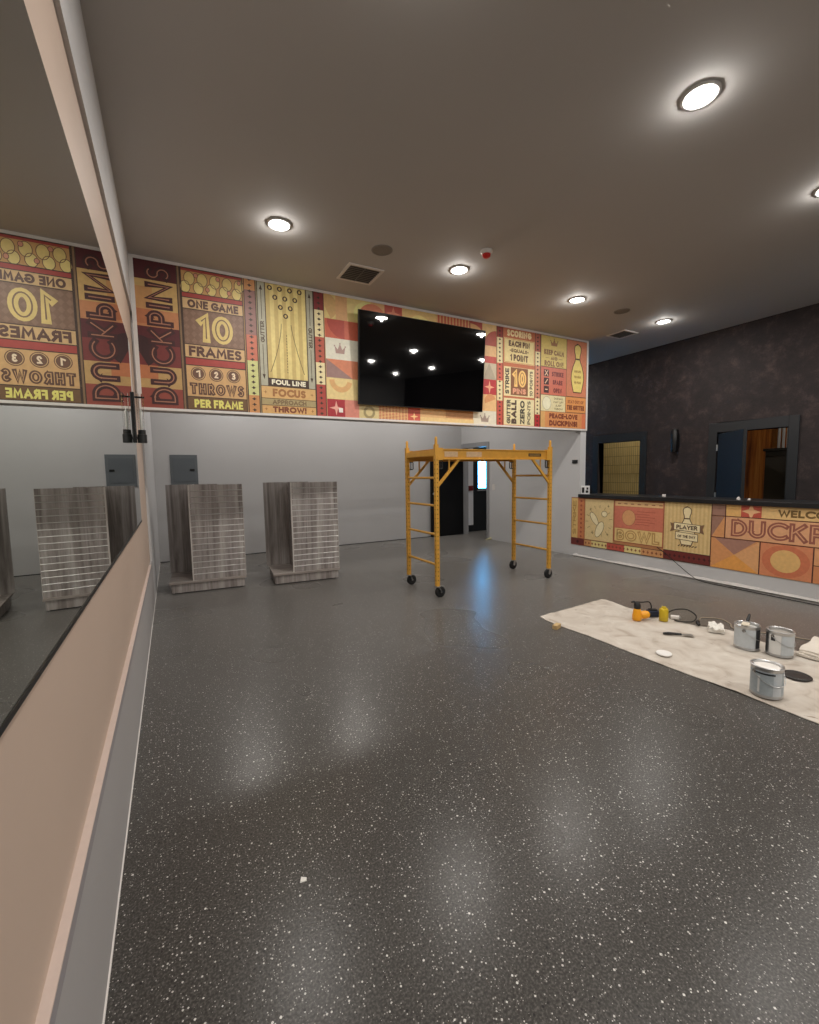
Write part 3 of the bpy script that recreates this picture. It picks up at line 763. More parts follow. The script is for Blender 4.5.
# ------------------------------------------------------------------ mirror and its sconce
mir = thing('wall_mirror', 'long frameless wall mirror along the pink left wall', 'mirror', (XP, 0.5, 1.02))
b = MB(); b.box(0.0005, 0.012, YF - 0.4, 4.36 - 0.5, 0.02, 1.49); b.build('mirror_glass', MIRROR, mir)
b = MB(); b.box(0.0005, 0.0145, YF - 0.4, 4.36 - 0.5, 0.012, 0.0195); b.box(0.0125, 0.0145, YF - 0.4, 4.36 - 0.5, 0.0195, 0.0225); b.build('bottom_channel', BLACK, mir)
sc = thing('wall_sconce', 'black sconce with clear glass tube at the far end of mirror', 'wall lamp', (XP + 0.012, 4.24, 1.69))
sc.scale = (0.92, 1, 1.1)
b = MB(); b.box(0.0005, 0.016, -0.022, 0.022, 0, 0.37); b.build('back_plate', BLACK, sc, bevel=0.003)
b = MB(); b.bar((0.012, 0, 0.035), (0.03, 0, 0.035), 0.02); b.build('arm', BLACK, sc)
b = MB(); b.bar((0.012, 0, 0.335), (0.092, 0, 0.335), 0.012); b.build('cross_bar', BLACK, sc)
b = MB(); b.lathe([(0, 0), (0.037, 0), (0.037, 0.06), (0.030, 0.065), (0.030, 0.095), (0.0, 0.095)], (0.056, 0, 0), 20); b.build('lamp_socket', BLACK, sc, smooth=True)
b = MB(); b.lathe([(0.027, 0.095), (0.027, 0.36), (0.0255, 0.36), (0.0255, 0.095), (0.027, 0.095)], (0.056, 0, 0), 20); b.build('glass_tube', GLASS, sc, smooth=True)
b = MB(); b.lathe([(0.006, 0.096), (0.011, 0.11), (0.011, 0.23), (0.004, 0.25), (0, 0.252)], (0.056, 0, 0), 12); b.build('bulb', mat('frosted_bulb', (232, 230, 224), 0.3), sc, smooth=True)

# ------------------------------------------------------------------ electrical panel, switches
ep = thing('electrical_panel', 'grey electrical panel box on back wall behind left display stand', 'electrical panel', (0.205, YB, 1.27))
b = MB(); b.box(-0.205, 0.205, -0.012, 0, 0, 0.51); b.build('cover', mat('panel_grey', (104, 110, 114), 0.45, var=0.04), ep, bevel=0.003)
b = MB(); b.box(-0.165, 0.170, -0.017, -0.012, 0.06, 0.455); b.build('panel_door', mat('panel_grey_door', (98, 104, 109), 0.4, var=0.04), ep, bevel=0.002)
b = MB(); b.box(0.085, 0.155, -0.026, -0.017, 0.24, 0.275); b.build('latch', BLACKP, ep, bevel=0.003)
ls = thing('light_switch', 'white light switch plate on wall right of open doorway', 'light switch', (XD, 7.12, 1.1))
b = MB(); b.box(-0.008, 0, -0.04, 0.04, -0.062, 0.062); b.build('plate', TRIMW, ls, bevel=0.003)
b = MB(); b.box(-0.013, -0.008, -0.012, 0.012, -0.026, 0.026); b.build('rocker', TRIMW, ls, bevel=0.002)
sn = MB(); sn.box(-0.018, 0, -0.05, 0.05, -0.028, 0.028); sn.box(-0.021, -0.018, -0.03, 0.03, -0.012, 0.012)
o = tag(sn.build('wall_sensor', BLACKP, None, (XD, 5.05, 1.56), bevel=0.004), 'small black sensor high on white wall beside the counter', 'sensor')
ws = thing('door_wedge', 'small pale door wedge on floor at doorway jamb', 'door stop', (5.80, 7.22, 0))
b = MB(); b.add([(-.06, -.03, 0), (.06, -.03, 0), (.06, .03, 0), (-.06, .03, 0), (-.06, -.03, .008), (.06, -.03, .04), (.06, .03, .04), (-.06, .03, .008)], [(0, 3, 2, 1), (4, 5, 6, 7), (0, 1, 5, 4), (1, 2, 6, 5), (2, 3, 7, 6), (3, 0, 4, 7)]); b.build('wedge', mat('pale_wood_wedge', (206, 200, 160), 0.6), ws)

# ------------------------------------------------------------------ display stands
def display(label, loc, rz, H):
    t = thing('display_stand', label, 'display stand', loc, rz, 'slatwall display stands')
    Wd, Dp = 0.87, 0.70
    b = MB(); b.box(0.02, Wd - 0.02, 0.02, Dp - 0.02, 0.015, 0.122); b.build('plinth', GREYWOOD, t, bevel=0.002)
    b = MB(); b.box(0.05, Wd - 0.05, 0.05, Dp - 0.05, 0.0, 0.015); b.build('toe_kick', BLACKP, t)
    b = MB(); b.box(0, Wd, 0, Dp, 0.122, 0.148); b.build('base_shelf', GREYWOODX, t, bevel=0.002)
    z0 = 0.148
    n = 15; pitch = (H - z0) / (n + 1)
    def slat(name, x0, x1, yf, yb, face):
        b = MB()
        # a board cut by horizontal grooves on its face side
        d = 0.009 * face
        zs = [z0] + [z0 + pitch * (k + 1) for k in range(n)] + [H]
        for k in range(n + 1):
            lo = zs[k] + (0.005 if k else 0); hi = zs[k + 1] - (0.005 if k < n else 0)
            b.box(x0, x1, min(yf, yf + d), max(yf, yf + d), lo, hi)
        b.box(x0, x1, min(yf + d, yb), max(yf + d, yb), z0, H)
        p = b.build(name, GREYWOOD, t)
        b = MB()
        for k in range(n):
            zz = zs[k + 1]
            b.tube([(x0 + .001, yf + d * .45, zz), (x1 - .001, yf + d * .45, zz)], 0.0052, 8)
        b.build('groove_insert', ALU, p, smooth=True)
        return p
    slat('slat_panel', 0.27, Wd - 0.005, 0.035, 0.055, 1)
    slat('slat_panel', -0.022, Wd - 0.27, Dp - 0.035, Dp - 0.055, -1)
    for x0, x1 in ((0.255, 0.27), (Wd - 0.005, Wd - 0.001)):
        b = MB(); b.box(x0, x1, 0.034, 0.056, z0, H); b.build('edge_strip', mat('pale_edge_banding', (196, 190, 184), 0.5), t)
    b = MB(); b.box(0.30, 0.32, 0.056, Dp - 0.056, z0, H)
    for k in range(n): b.box(0.296, 0.3, 0.058, Dp - 0.058, z0 + pitch * (k + 1) - .004, z0 + pitch * (k + 1) + .004)
    b.build('centre_panel', GREYWOOD, t)
    return t
display('taller grey wood slatwall display stand below the electrical panel', (-0.088, 5.86, 0), R(-3.5), 1.31)
display('shorter grey wood slatwall display stand nearer the yellow scaffold', (1.085, 5.665, 0), R(-5.0), 1.315)

# ------------------------------------------------------------------ scaffold
PX0, PX1, PY0, PY1 = 2.585, 4.318, 4.125, 4.80
scf = thing('scaffold', 'yellow rolling baker scaffold with a plank deck on black casters', 'scaffold', ((PX0 + PX1) / 2, (PY0 + PY1) / 2, 0))
ox, oy = (PX0 + PX1) / 2, (PY0 + PY1) / 2
def post(x, y):
    b = MB(); b.box(x - .021, x + .021, y - .021, y + .021, 0.125, 1.72); b.tube([(x, y, 1.72), (x, y, 1.785), (x, y, 1.805)], [0.016, 0.016, 0.010], 10)
    for k in range(28):
        z = 0.2 + k * 0.05
        b.lathe([(0.0065, 0), (0.0, 0)], (x, y - .0216, z), 8, axis='Y', mi=1); b.lathe([(0.0065, 0), (0, 0)], (x - 0.0216, y, z), 8, axis='X', mi=1)
    b.build('post', [YELLOW, mat('dark_hole', (70, 48, 14), 0.8)], scf)
for x in (PX0 - ox, PX1 - ox):
    for y in (PY0 - oy, PY1 - oy):
        post(x, y)
        cs = MB(); dx = 0.035 if x < 0 else -0.01
        cs.lathe([(0.0, -0.02), (0.036, -0.02), (0.055, -0.019), (0.062, -0.012), (0.062, 0.012), (0.055, 0.019), (0.036, 0.02), (0, 0.02)], (x + dx, y, 0.062), 24, axis='Y')
        c = cs.build('caster_wheel', RUBBER, scf, smooth=True)
        b = MB(); b.box(x - .028, x + .028, y - .028, y + .028, 0.122, 0.132)
        for s_ in (-1, 1): b.bar((x, y + s_ * .026, 0.125), (x + dx, y + s_ * .026, 0.062), 0.034, 0.004)
        b.tube([(x + dx, y - .032, .062), (x + dx, y + .032, .062)], 0.009, 8); b.bar((x + dx, y, .13), (x + dx + .05, y, .118), 0.03, 0.006); b.build('caster_fork', STEEL, c)
for x in (PX0 - ox, PX1 - ox):
    for z in (0.375, 0.717, 1.043, 1.353):
        b = MB(); b.tube([(x, PY0 - oy, z), (x, PY1 - oy, z)], 0.014, 10); b.build('rung', YELLOW, scf, smooth=True)
    b = MB(); b.box(x - .018, x + .018, PY0 - oy, PY1 - oy, 1.60, 1.66); b.build('end_beam', YELLOW, scf)
for y in (PY0 - oy, PY1 - oy):
    s_ = -1 if y < 0 else 1
    b = MB(); yo = y
    b.box(PX0 - ox + .02, PX1 - ox - .02, yo - .004, yo + .004, 1.558, 1.672); b.box(PX0 - ox + .02, PX1 - ox - .02, yo - .02, yo + .02, 1.664, 1.674); b.box(PX0 - ox + .02, PX1 - ox - .02, yo - .02, yo + .02, 1.556, 1.566)
    sr = b.build('side_rail', YELLOW, scf)
    for k, x in enumerate((PX0 - ox, PX1 - ox)):
        d = 1 if k == 0 else -1
        b = MB(); b.box(min(x, x + d * .075), max(x, x + d * .075), yo - .024, yo + .024, 1.548, 1.684); b.build('rail_socket', YELLOW, sr)
        b = MB(); b.bar((x + d * .012, y, 1.258), (x + d * .31, y, 1.566), 0.022, 0.030); b.tube([(x + d * .17, y, 1.42), (x + d * .17, y, 1.56)], 0.009, 8); b.build('diagonal_brace', YELLOW, scf)
        b = MB(); b.tube([(x + d * .02, y, 1.545), (x + d * .075, y, 1.545), (x + d * .082, y, 1.535), (x + d * .082, y, 1.465), (x + d * .075, y, 1.455), (x + d * .02, y, 1.455)], 0.0065, 8); b.tube([(x + d * .05, y, 1.545), (x + d * .05, y, 1.455)], 0.006, 8); b.build('lock_loop', BLACK, scf)
    if s_ < 0:
        b = MB(); b.box(1.355 * 1 - .864 + 0.0, 1.355 - .864 + .21, yo - .006, yo - .004, 1.595, 1.632); b.build('warning_label', BLACKP, sr)
        b = MB(); b.box(.505, .685, yo - .007, yo - .006, 1.606, 1.611); b.box(.505, .685, yo - .007, yo - .006, 1.617, 1.621); b.build('label_lines', mat('label_tan', (200, 160, 90), 0.5), sr)
        for x0, x1 in ((-.76, -.58), (-.46, -.24)):
            b = MB(); b.box(x0, x1, yo - .006, yo - .004, 1.585, 1.645); b.build('faded_sticker', mat('faded_sticker', (206, 176, 138), 0.6, var=0.25, scale=60), sr)
b = MB()
for k in range(3):
    y0 = PY0 - oy + .03 + k * (PY1 - PY0 - .06) / 3
    b.box(PX0 - ox + .02, PX1 - ox - .02, y0 + .004, y0 + (PY1 - PY0 - .06) / 3 - .004, 1.655, 1.676)
b.build('plank_deck', YELLOWD, scf)

# ------------------------------------------------------------------ counter
ctr = thing('service_counter', 'long counter with black top and orange bowling mural front', 'counter', (XD, 2.0, 0))
CY0, CY1 = -2.2, 4.948
b = MB(); b.box(0.001, 0.40, CY0 - 2, CY1 - 2, 0, 0.975); b.build('counter_body', WHITE_WALL, ctr)
b = MB(); b.box(-0.045, 0.47, CY0 - 2, 4.946 - 2, 0.976, 1.03); b.build('countertop', mat('black_counter_top', (26, 26, 28), 0.35), ctr, bevel=0.004)
def cfn(u, v, L): return (-0.004 - 0.0007 * L, -u - 2.0, v)
b = MB(); b.box(-0.004, -0.0002, CY0 - 2, 5.108 - 2, 0.188, 0.974)
b2 = b.build('front_board', mat('print_edge', (150, 90, 50), 0.6), ctr); b2.location = (-0.001, 0, 0)
def cfn(u, v, L): return (-0.006 - 0.0007 * L, -u - 2.0, v)
P = Print(cfn)
P.rect(-5.105, -4.975, .305, .970, (204, 164, 84), 1); P.rect(-4.975, -4.838, .305, .970, (196, 108, 56), 1); P.rect(-5.105, -4.838, .190, .305, (110, 36, 30), 1)
P.text('STRIKE', -5.04, .64, .07, 1, .014, (170, 120, 50), 2, .56, 90)
for k in range(9): P.diamond(-4.907, .34 + k * .072, .022, .022, (160, 66, 40), 2)
P.diamond(-4.97, .247, .03, .03, (70, 22, 22), 2); P.frame(-5.101, -4.842, .194, .966, .007, (150, 60, 36), 3)
P.build('strike_strip', ctr)
P = Print(cfn)
P.rect(-4.838, -4.305, .300, .962, (206, 176, 112), 1)
for k, (u, v, rx, ry, an) in enumerate(((-4.66, .66, .05, .13, 35), (-4.55, .50, .062, .15, -25), (-4.47, .74, .05, .05, 0))):
    n_ = 18; pts = []
    for q in range(n_ + 1):
        a = 2 * PI * q / n_; x, y = rx * math.cos(a), ry * math.sin(a) * (0.8 if math.sin(a) > 0 else 1)
        pts.append((u + x * math.cos(R(an)) - y * math.sin(R(an)), v + x * math.sin(R(an)) + y * math.cos(R(an))))
    P.poly(pts[:-1], (222, 202, 152), 2); P.stroke(pts, .008, (120, 92, 56), 3)
for k in range(14):
    a = R(25 * k + 10); P.stroke([(-4.57 + .19 * math.cos(a), .62 + .20 * math.sin(a)), (-4.57 + .24 * math.cos(a), .62 + .25 * math.sin(a))], .008, (140, 110, 64), 2)
for u, v in ((-4.68, .42), (-4.41, .42), (-4.72, .80), (-4.40, .86)): P.star(u, v, .026, (110, 90, 40), 2)
P.frame(-4.83, -4.31, .304, .958, .008, (176, 110, 60), 3)
P.build('pins_panel', ctr)
P = Print(cfn)
P.rect(-4.305, -3.535, .340, .958, (188, 96, 60), 1); P.rect(-4.285, -3.555, .878, .948, (210, 162, 100), 2)
for k in range(7): P.stroke([(-4.24 + k * .105, .913), (-4.19 + k * .105, .913)], .014, (150, 80, 46), 3)
P.rect(-4.285, -3.555, .555, .868, (200, 100, 72), 2); P.disc(-4.06, .712, .105, .115, (204, 138, 80), 3); P.ring(-4.06, .712, .105, .115, .006, (170, 90, 56), 4)
for k in range(6): P.stroke([(-3.96 + (k % 2) * .03, .62 + k * .038), (-3.84 + (k % 3) * .05, .628 + k * .036), (-3.74 + (k % 2) * .08, .62 + k * .038)], .009, (176, 74, 52), 3)
P.rect(-4.285, -3.555, .350, .545, (208, 172, 98), 2); P.text('BOWL', -3.92, .447, .165, 1, .050, (176, 128, 60), 3, .66, 0, (212, 180, 106), .012)
P.frame(-4.301, -3.539, .344, .954, .009, (150, 70, 44), 4)
P.build('bowl_panel', ctr)
P = Print(cfn); strip_h(P, .190, .300, [(-4.838, -4.70, (196, 130, 70)), (-4.70, -4.42, (206, 184, 106)), (-4.42, -4.12, (190, 68, 50)), (-4.12, -3.86, (206, 184, 106)), (-3.86, -3.535, (196, 130, 72))], (126, 60, 30)); P.rect(-4.305, -3.535, .300, .342, (176, 110, 60), 1); P.build('border_strip', ctr)
P = Print(cfn)
P.rect(-3.535, -2.942, .325, .972, (206, 172, 106), 1)
for k in range(12): P.rect(-3.53 + k * .049, -3.508 + k * .049, .33, .968, (198, 160, 92), 2)
pin_shape(P, -3.235, .42, .50, .20, (222, 198, 144), (90, 62, 40), 4)
for v, hw, st in ((.655, .165, 'PLAYER'), (.535, .14, 'OF THE DAY')):
    P.poly([(-3.235 - hw, v - .045), (-3.235 + hw, v - .06), (-3.235 + hw, v + .035), (-3.235 - hw, v + .05)], (224, 200, 148), 7); P.stroke([(-3.235 - hw, v - .045), (-3.235 + hw, v - .06), (-3.235 + hw, v + .035), (-3.235 - hw, v + .05), (-3.235 - hw, v - .045)], .007, (90, 62, 40), 8)
    P.text(st, -3.235, v - .005, .055 if hw > .15 else .036, 1, .012 if hw > .15 else .007, (84, 56, 36), 9, hw * 1.6)
for s_ in (-1, 1): P.poly([(-3.235 + s_ * .16, .60), (-3.235 + s_ * .215, .58), (-3.235 + s_ * .195, .64), (-3.235 + s_ * .215, .70), (-3.235 + s_ * .16, .69)], (126, 86, 54), 6)
for k in range(7): P.stroke([(-3.34 + k * .035, .395), (-3.315 + k * .035, .415)], .012, (84, 56, 36), 3)
P.build('player_panel', ctr)
P = Print(cfn); strip_h(P, .192, .325, [(-3.535, -2.942, (112, 34, 30))], (66, 20, 20)); P.build('border_strip', ctr)
P = Print(cfn); DK = (74, 30, 26)
P.rect(-2.942, 2.2, .190, .974, (204, 130, 74), 1)
P.rect(-2.936, -2.792, .832, .970, (150, 104, 84), 2); P.rect(-2.936, -2.792, .572, .824, (206, 132, 72), 2); P.poly([(-2.936, .572), (-2.936, .824), (-2.80, .824)], (150, 104, 84), 3)
P.rect(-2.786, -2.628, .838, .970, (216, 158, 78), 2); P.rect(-2.628, -2.424, .838, .970, (192, 70, 48), 2); P.star(-2.526, .905, .095, (222, 162, 104), 3, .38); P.rect(-2.424, 1.0, .838, .970, (214, 168, 96), 2)
P.text('WELCOME TO', -1.88, .905, .080, 1, .020, (112, 80, 30), 3, .78)
P.rect(-2.786, 1.0, .575, .830, (212, 146, 96), 2); P.text('DUCKPINS', -2.085, .702, .205, 1, .050, (150, 78, 58), 3, 1.28, 0, (206, 142, 96), .012)
P.rect(-2.936, -2.428, .196, .562, (206, 130, 68), 2)
P.poly([(-2.90, .562), (-2.46, .562), (-2.68, .38)], (160, 108, 88), 3); P.poly([(-2.936, .196), (-2.68, .38), (-2.428, .196)], (218, 138, 48), 3); P.poly([(-2.428, .562), (-2.428, .196), (-2.68, .38)], (210, 144, 84), 3)
P.rect(-2.418, -1.952, .196, .562, (208, 118, 72), 2); P.disc(-2.185, .379, .215, .178, (202, 100, 60), 3); P.disc(-2.185, .379, .135, .125, (212, 160, 84), 4)
for k in range(3):
    u0 = -1.94 + k * .5
    P.rect(u0, u0 + .48, .38, .562, (212, 140, 84), 2); P.rect(u0, u0 + .48, .196, .372, (206, 120, 66), 2); P.disc(u0 + .24, .284, .07, .07, (222, 176, 100), 3)
for u in (-2.942, -2.789, -2.423, -1.947): P.rect(u - .005, u + .005, .192 if u != -2.789 else .57, .972 if u in (-2.942, -2.789) else .566, DK, 5)
P.rect(-2.942, 1.0, .563, .572, DK, 5); P.rect(-2.942, 1.0, .829, .837, DK, 5); P.rect(-1.947, 1.0, .373, .381, DK, 5)
P.build('welcome_panel', ctr)

# things on the counter
fr = thing('card_holder', 'small white framed card standing on counter end by white wall', 'card', (5.915, 4.885, 1.0301), R(-62))
b = MB(); b.box(-.066, .066, -.012, .012, 0, .135); b.build('frame', mat('bright_white_plastic', (225, 225, 225), 0.4), fr, bevel=0.003)
b = MB(); b.box(-.05, -.012, -.0135, -.012, .02, .108); b.box(.008, .05, -.0135, -.012, .02, .06); b.box(.02, .05, -.0135, -.012, .07, .108); b.build('card_print', BLACKP, fr)
for (x, y, sx, sy, sz, nm, lb, ct) in ((5.98, 2.72, .08, .035, .035, 'paper_scrap', 'crumpled white paper scrap on counter before the navy door', 'scrap'), (5.98, 2.61, .05, .03, .022, 'paper_scrap', 'smaller white paper scrap right of the crumpled one on counter', 'scrap'), (6.05, 3.67, .035, .03, .03, 'tape_roll', 'tiny white tape roll on black counter below the cylinder sconce', 'tape roll')):
    b = MB()
    if nm == 'tape_roll':
        b.lathe([(.012, 0), (.024, 0), (.024, .03), (.012, .03), (.012, 0)], n=18)
    else:
        n_ = 10; ring_ = []
        for j in range(4):
            rr = (1, .9, .6, .15)[j]
            for k in range(n_):
                a = 2 * PI * k / n_; q = rr * random.uniform(.7, 1.15)
                ring_.append((sx / 2 * q * math.cos(a), sy / 2 * q * math.sin(a), sz * (0, .45, .8, 1)[j] * (1 if j == 0 else random.uniform(.75, 1.1))))
        b.add(ring_, [(j * n_ + k, j * n_ + (k + 1) % n_, (j + 1) * n_ + (k + 1) % n_, (j + 1) * n_ + k) for j in range(3) for k in range(n_)] + [tuple(range(3 * n_, 4 * n_)), tuple(reversed(range(n_)))])
    tag(b.build(nm, TRIMW, None, (x, y, 1.0301)), lb, ct)

# cylinder sconce on the dark wall
s2 = thing('cylinder_sconce', 'black cylinder sconce on dark plaster wall between the two doors', 'wall lamp', (XW, 4.25, 1.69))
b = MB(); b.box(-0.02, -0.0005, -.05, .05, .08, .28); b.build('back_plate', BLACK, s2, bevel=0.003)
b = MB(); b.lathe([(0, .0), (.05, 0), (.052, .005), (.052, .355), (.05, .36), (.044, .36), (.044, .3), (0, .3)], (-0.066, 0, 0), 24); b.build('shade', mat('satin_black', (10, 10, 11), 0.35), s2, smooth=True)

# storage room things seen through the navy door
cb = thing('storage_cabinet', 'dark cabinet inside the orange wood room behind navy door', 'cabinet', (8.05, 3.05, 0))
b = MB(); b.box(0, .5, -0.62, 0.28, 0, 1.66); b.build('cabinet_body', DARKCAB, cb, bevel=0.004)
b = MB(); b.box(-.018, 0, -.61, -.235, .06, 1.6); b.build('door', DARKCAB, cb, bevel=0.004)
b = MB(); b.box(-.018, 0, -.225, .27, .06, 1.6); b.build('door', DARKCAB, cb, bevel=0.004)
b = MB(); b.box(-.03, .51, -.64, .30, 1.66, 1.70); b.build('top_board', DARKCAB, cb, bevel=0.004)
for k, x in enumerate((3.34, 3.40, 3.46)):
    b = MB(); b.tube([(8.80, x, 0), (8.80, x, 2.6)], 0.02, 10)
    tag(b.build('wall_pipe', mat('white_pipe', (220, 215, 205), 0.4)), 'pale upright pipe on orange wood wall above the dark cabinet', 'pipe', 'pale pipes beyond the navy door')

# ------------------------------------------------------------------ ceiling fittings
def vent(label, x, y, s):
    t = thing('ceiling_vent', label, 'ceiling vent', (x, y, ZC), 0, 'square ceiling vents')
    b = MB()
    for x0, x1, y0, y1 in ((-s, s, -s, -s + .028), (-s, s, s - .028, s), (-s, -s + .028, -s + .028, s - .028), (s - .028, s, -s + .028, s - .028)): b.box(x0, x1, y0, y1, -.012, -.0005)
    b.build('vent_frame', TRIMW, t, bevel=0.003)
    b = MB(); b.box(-s + .028, s - .028, -s + .028, s - .028, -.003, -.0005); b.build('duct', BLACKP, t)
    b = MB()
    n = 9
    for k in range(n):
        y0 = -s + .04 + k * (2 * s - .08) / (n - 1)
        b.bar((-s + .028, y0, -.009), (s - .028, y0, -.009), .012, .003)
    b.bar((0, -s + .028, -.010), (0, s - .028, -.010), .008, .004)
    b.build('louvres', mat('vent_grey', (120, 118, 114), 0.5), t)
vent('square louvred ceiling vent above the lane diagram, before the television', 1.835, 4.37, 0.19)
vent('small dark ceiling vent over passage behind the mural corner', 6.15, 4.46, 0.16)
def speaker(label, x, y):
    t = thing('ceiling_speaker', label, 'ceiling speaker', (x, y, ZC), 0, 'round ceiling speakers')
    b = MB(); b.lathe([(0.085, -.0005), (0.098, -.0005), (0.098, -.006), (0.085, -.008), (.085, -.0005)], n=32); b.build('speaker_ring', mat('speaker_ring', (140, 136, 130), 0.5), t, smooth=True)
    b = MB(); b.lathe([(0.085, -.005), (0.04, -.008), (0, -.009)], n=32); b.build('grille', mat('speaker_grille', (136, 130, 122), 0.7, var=0.3, scale=400), t, smooth=True)
speaker('round grey ceiling speaker between vent and leftmost lights', 1.834, 3.83)
speaker('round grey ceiling speaker beside the light over mural\'s right end', 5.28, 3.84)
al = thing('smoke_alarm', 'white ceiling alarm with a red lens beside a round light', 'alarm', (2.71, 3.40, ZC))
b = MB(); b.lathe([(0, -.0005), (.055, -.0005), (.055, -.02), (.045, -.034), (0, -.034)], n=28); b.build('alarm_base', TRIMW, al, smooth=True)
b = MB(); b.lathe([(.038, -.034), (.036, -.055), (.02, -.066), (0, -.068)], n=24); b.build('alarm_lens', BRICKRED, al, smooth=True)

# ------------------------------------------------------------------ drop cloth and painters' things
def noise2(x, y):
    return (math.sin(x * 9.1 + y * 3.3) + math.sin(y * 11.7 - x * 5.2 + 1.3) + math.sin((x + y) * 17.3 + .6) * .6 + math.sin(x * 23 - y * 19) * .35) / 2.95
NX, NY = 70, 170
V = []; Fc = []
def edge_r(y):       # right edge of the cloth, wavy
    return 4.10 + 0.06 * math.sin(y * 4.3 + .7) + 0.035 * math.sin(y * 11) - max(0, y - 2.6) * .28
def cz(x, y):
    return 0.0055 + 0.0065 * (0.5 + 0.5 * noise2(x, y)) ** 2 + 0.0018 * math.sin(x * 38 + 3 * math.sin(y * 9)) * math.sin(y * 23 + x * 7)
for j in range(NY + 1):
    y = -0.6 + (3.03 + .6) * j / NY
    xl_ = 3.035 + 0.008 * math.sin(y * 6) + (0.0 if y < 2.9 else (y - 2.9) * .25)
    xr_ = edge_r(y)
    for i in range(NX + 1):
        x = xl_ + (xr_ - xl_) * i / NX
        yy = y + (0.08 * (x - 3.03) if j == NY else 0.08 * (x - 3.03) * j / NY)
        V.append((x, yy, cz(x, yy)))
for j in range(NY):
    for i in range(NX):
        a = j * (NX + 1) + i; Fc.append((a, a + 1, a + NX + 2, a + NX + 1))
b = MB(); b.add(V, Fc)
o = b.build('drop_cloth', CLOTH, smooth=True)
so = o.modifiers.new('thickness', 'SOLIDIFY'); so.thickness = 0.004; so.offset = -1
tag(o, 'paint-stained cream canvas drop cloth spread over the grey floor', 'drop cloth')

LBL = mat('pale_can_label', (186, 192, 196), 0.45, var=0.12, scale=40)
LBLW = mat('white_can_label', (214, 214, 212), 0.45, var=0.06, scale=40)
LBLD = mat('dark_can_label', (40, 42, 46), 0.5, var=0.2, scale=60)
LBLB = mat('blue_grey_label', (160, 169, 174), 0.45, var=0.15, scale=50)
DIRTY = mat('dirty_metal', (110, 106, 100), 0.5, 0.4, var=0.3, scale=30)
def paint_can(label, x, y, rz, style):
    z = 0.0145
    t = thing('paint_can', label, 'paint can', (x, y, z), rz, 'gallon paint cans')
    rad, h = 0.081, 0.185
    b = MB(); b.lathe([(0, .002), (rad - .002, .002), (rad, 0), (rad + .002, .004), (rad, .008), (rad, h - .012), (rad + .003, h - .008), (rad + .003, h), (rad - .004, h + .002), (rad - .012, h - .002), (rad - .012, h - .012), (rad - .013, h - .03), (rad - .013, .05), (0, .05)], n=40); b.build('can_body', STEEL, t, smooth=True)
    segs = {'front': [(LBLB, 150, 250), (LBL, 250, 285), (LBLB, 285, 340)], 'rear': [(LBL, 120, 234), (LBLD, 236, 268)], 'side': [(LBLW, 163, 216), (LBL, 217, 295), (LBLD, 122, 148)]}[style]
    b = MB(); ms = []
    for m_, a0, a1 in segs:
        ms.append(m_); b.lathe([(rad + .0002, .018), (rad + .0014, .018), (rad + .0014, h - .025), (rad + .0002, h - .025)], n=14, mi=len(ms) - 1, a0=a0, a1=a1)
    if style == 'front':
        ms.append(LBLD); b.lathe([(rad + .0015, h - .040), (rad + .0022, h - .040), (rad + .0022, h - .030), (rad + .0015, h - .030)], n=14, mi=len(ms) - 1, a0=176, a1=256)
        ms.append(LBLW); b.lathe([(rad + .0015, .03), (rad + .0022, .03), (rad + .0022, .13), (rad + .0015, .13)], n=4, mi=len(ms) - 1, a0=196, a1=204)
    if style == 'side':
        b.lathe([(rad + .0015, .115), (rad + .0022, .115), (rad + .0022, .14), (rad + .0015, .14)], n=8, mi=2, a0=172, a1=192)
    b.build('paper_label', ms, t)
    b = MB(); top = h - (0.012 if style == 'front' else 0.02); b.lathe([(0, top + .004), (rad - .03, top + .004), (rad - .0125, top)], n=32); b.build('paint', mat('white_paint_' + style, {'front': (236, 232, 226), 'rear': (214, 212, 206), 'side': (168, 162, 154)}[style], 0.3, var=0.12, scale=25), t, smooth=True)
    b = MB()
    for s_ in (-1, 1):
        b = MB(); b.lathe([(.012, 0), (.012, .004 * s_), (.006, .009 * s_), (0, .009 * s_)], (s_ * (rad + .001), 0, h - .035), 12, axis='X'); b.build('handle_ear', DIRTY, t, smooth=True)
    b = MB(); pts = [((rad + .011) * math.cos(R(a)), -(rad + .011) * math.sin(R(a)) * .95, h - .035 - math.sin(R(a)) * .07) for a in range(0, 181, 12)]; b.tube(pts, .0022, 6); b.build('wire_handle', STEEL, t, smooth=True)
    return t
paint_can('open paint can with white paint, nearest at the cloth edge', 3.155, 1.235, R(-25), 'front')
paint_can('paint can with a black brush across its rim, left rear', 3.865, 1.655, R(10), 'rear')
paint_can('paint can with pale label between brush can and folded cloth', 3.925, 1.468, R(-10), 'side')
# brush lying across the rear can
br = thing('paint_brush', 'black-handled paint brush lying across the rear paint can', 'paint brush', (3.86, 1.655, 0.2045), R(15))
b = MB(); b.tube([(0, 0, .014), (.03, 0, .024), (.065, 0, .042), (.085, 0, .052)], [.008, .012, .010, .007], 10); b.build('handle', BLACKP, br, smooth=True)
b = MB(); b.box(-.03, .002, -.022, .022, .004, .020); b.build('ferrule', STEEL, br, bevel=.003)
b = MB(); b.add([(-.03, -.022, .004), (-.03, .022, .004), (-.03, .022, .019), (-.03, -.022, .019), (-.085, -.025, .004), (-.085, .025, .004), (-.085, .025, .010), (-.085, -.025, .010)], [(0, 1, 2, 3), (7, 6, 5, 4), (0, 4, 5, 1), (1, 5, 6, 2), (2, 6, 7, 3), (3, 7, 4, 0)]); b.build('bristles', mat('pale_bristle', (206, 196, 176), 0.8), br)
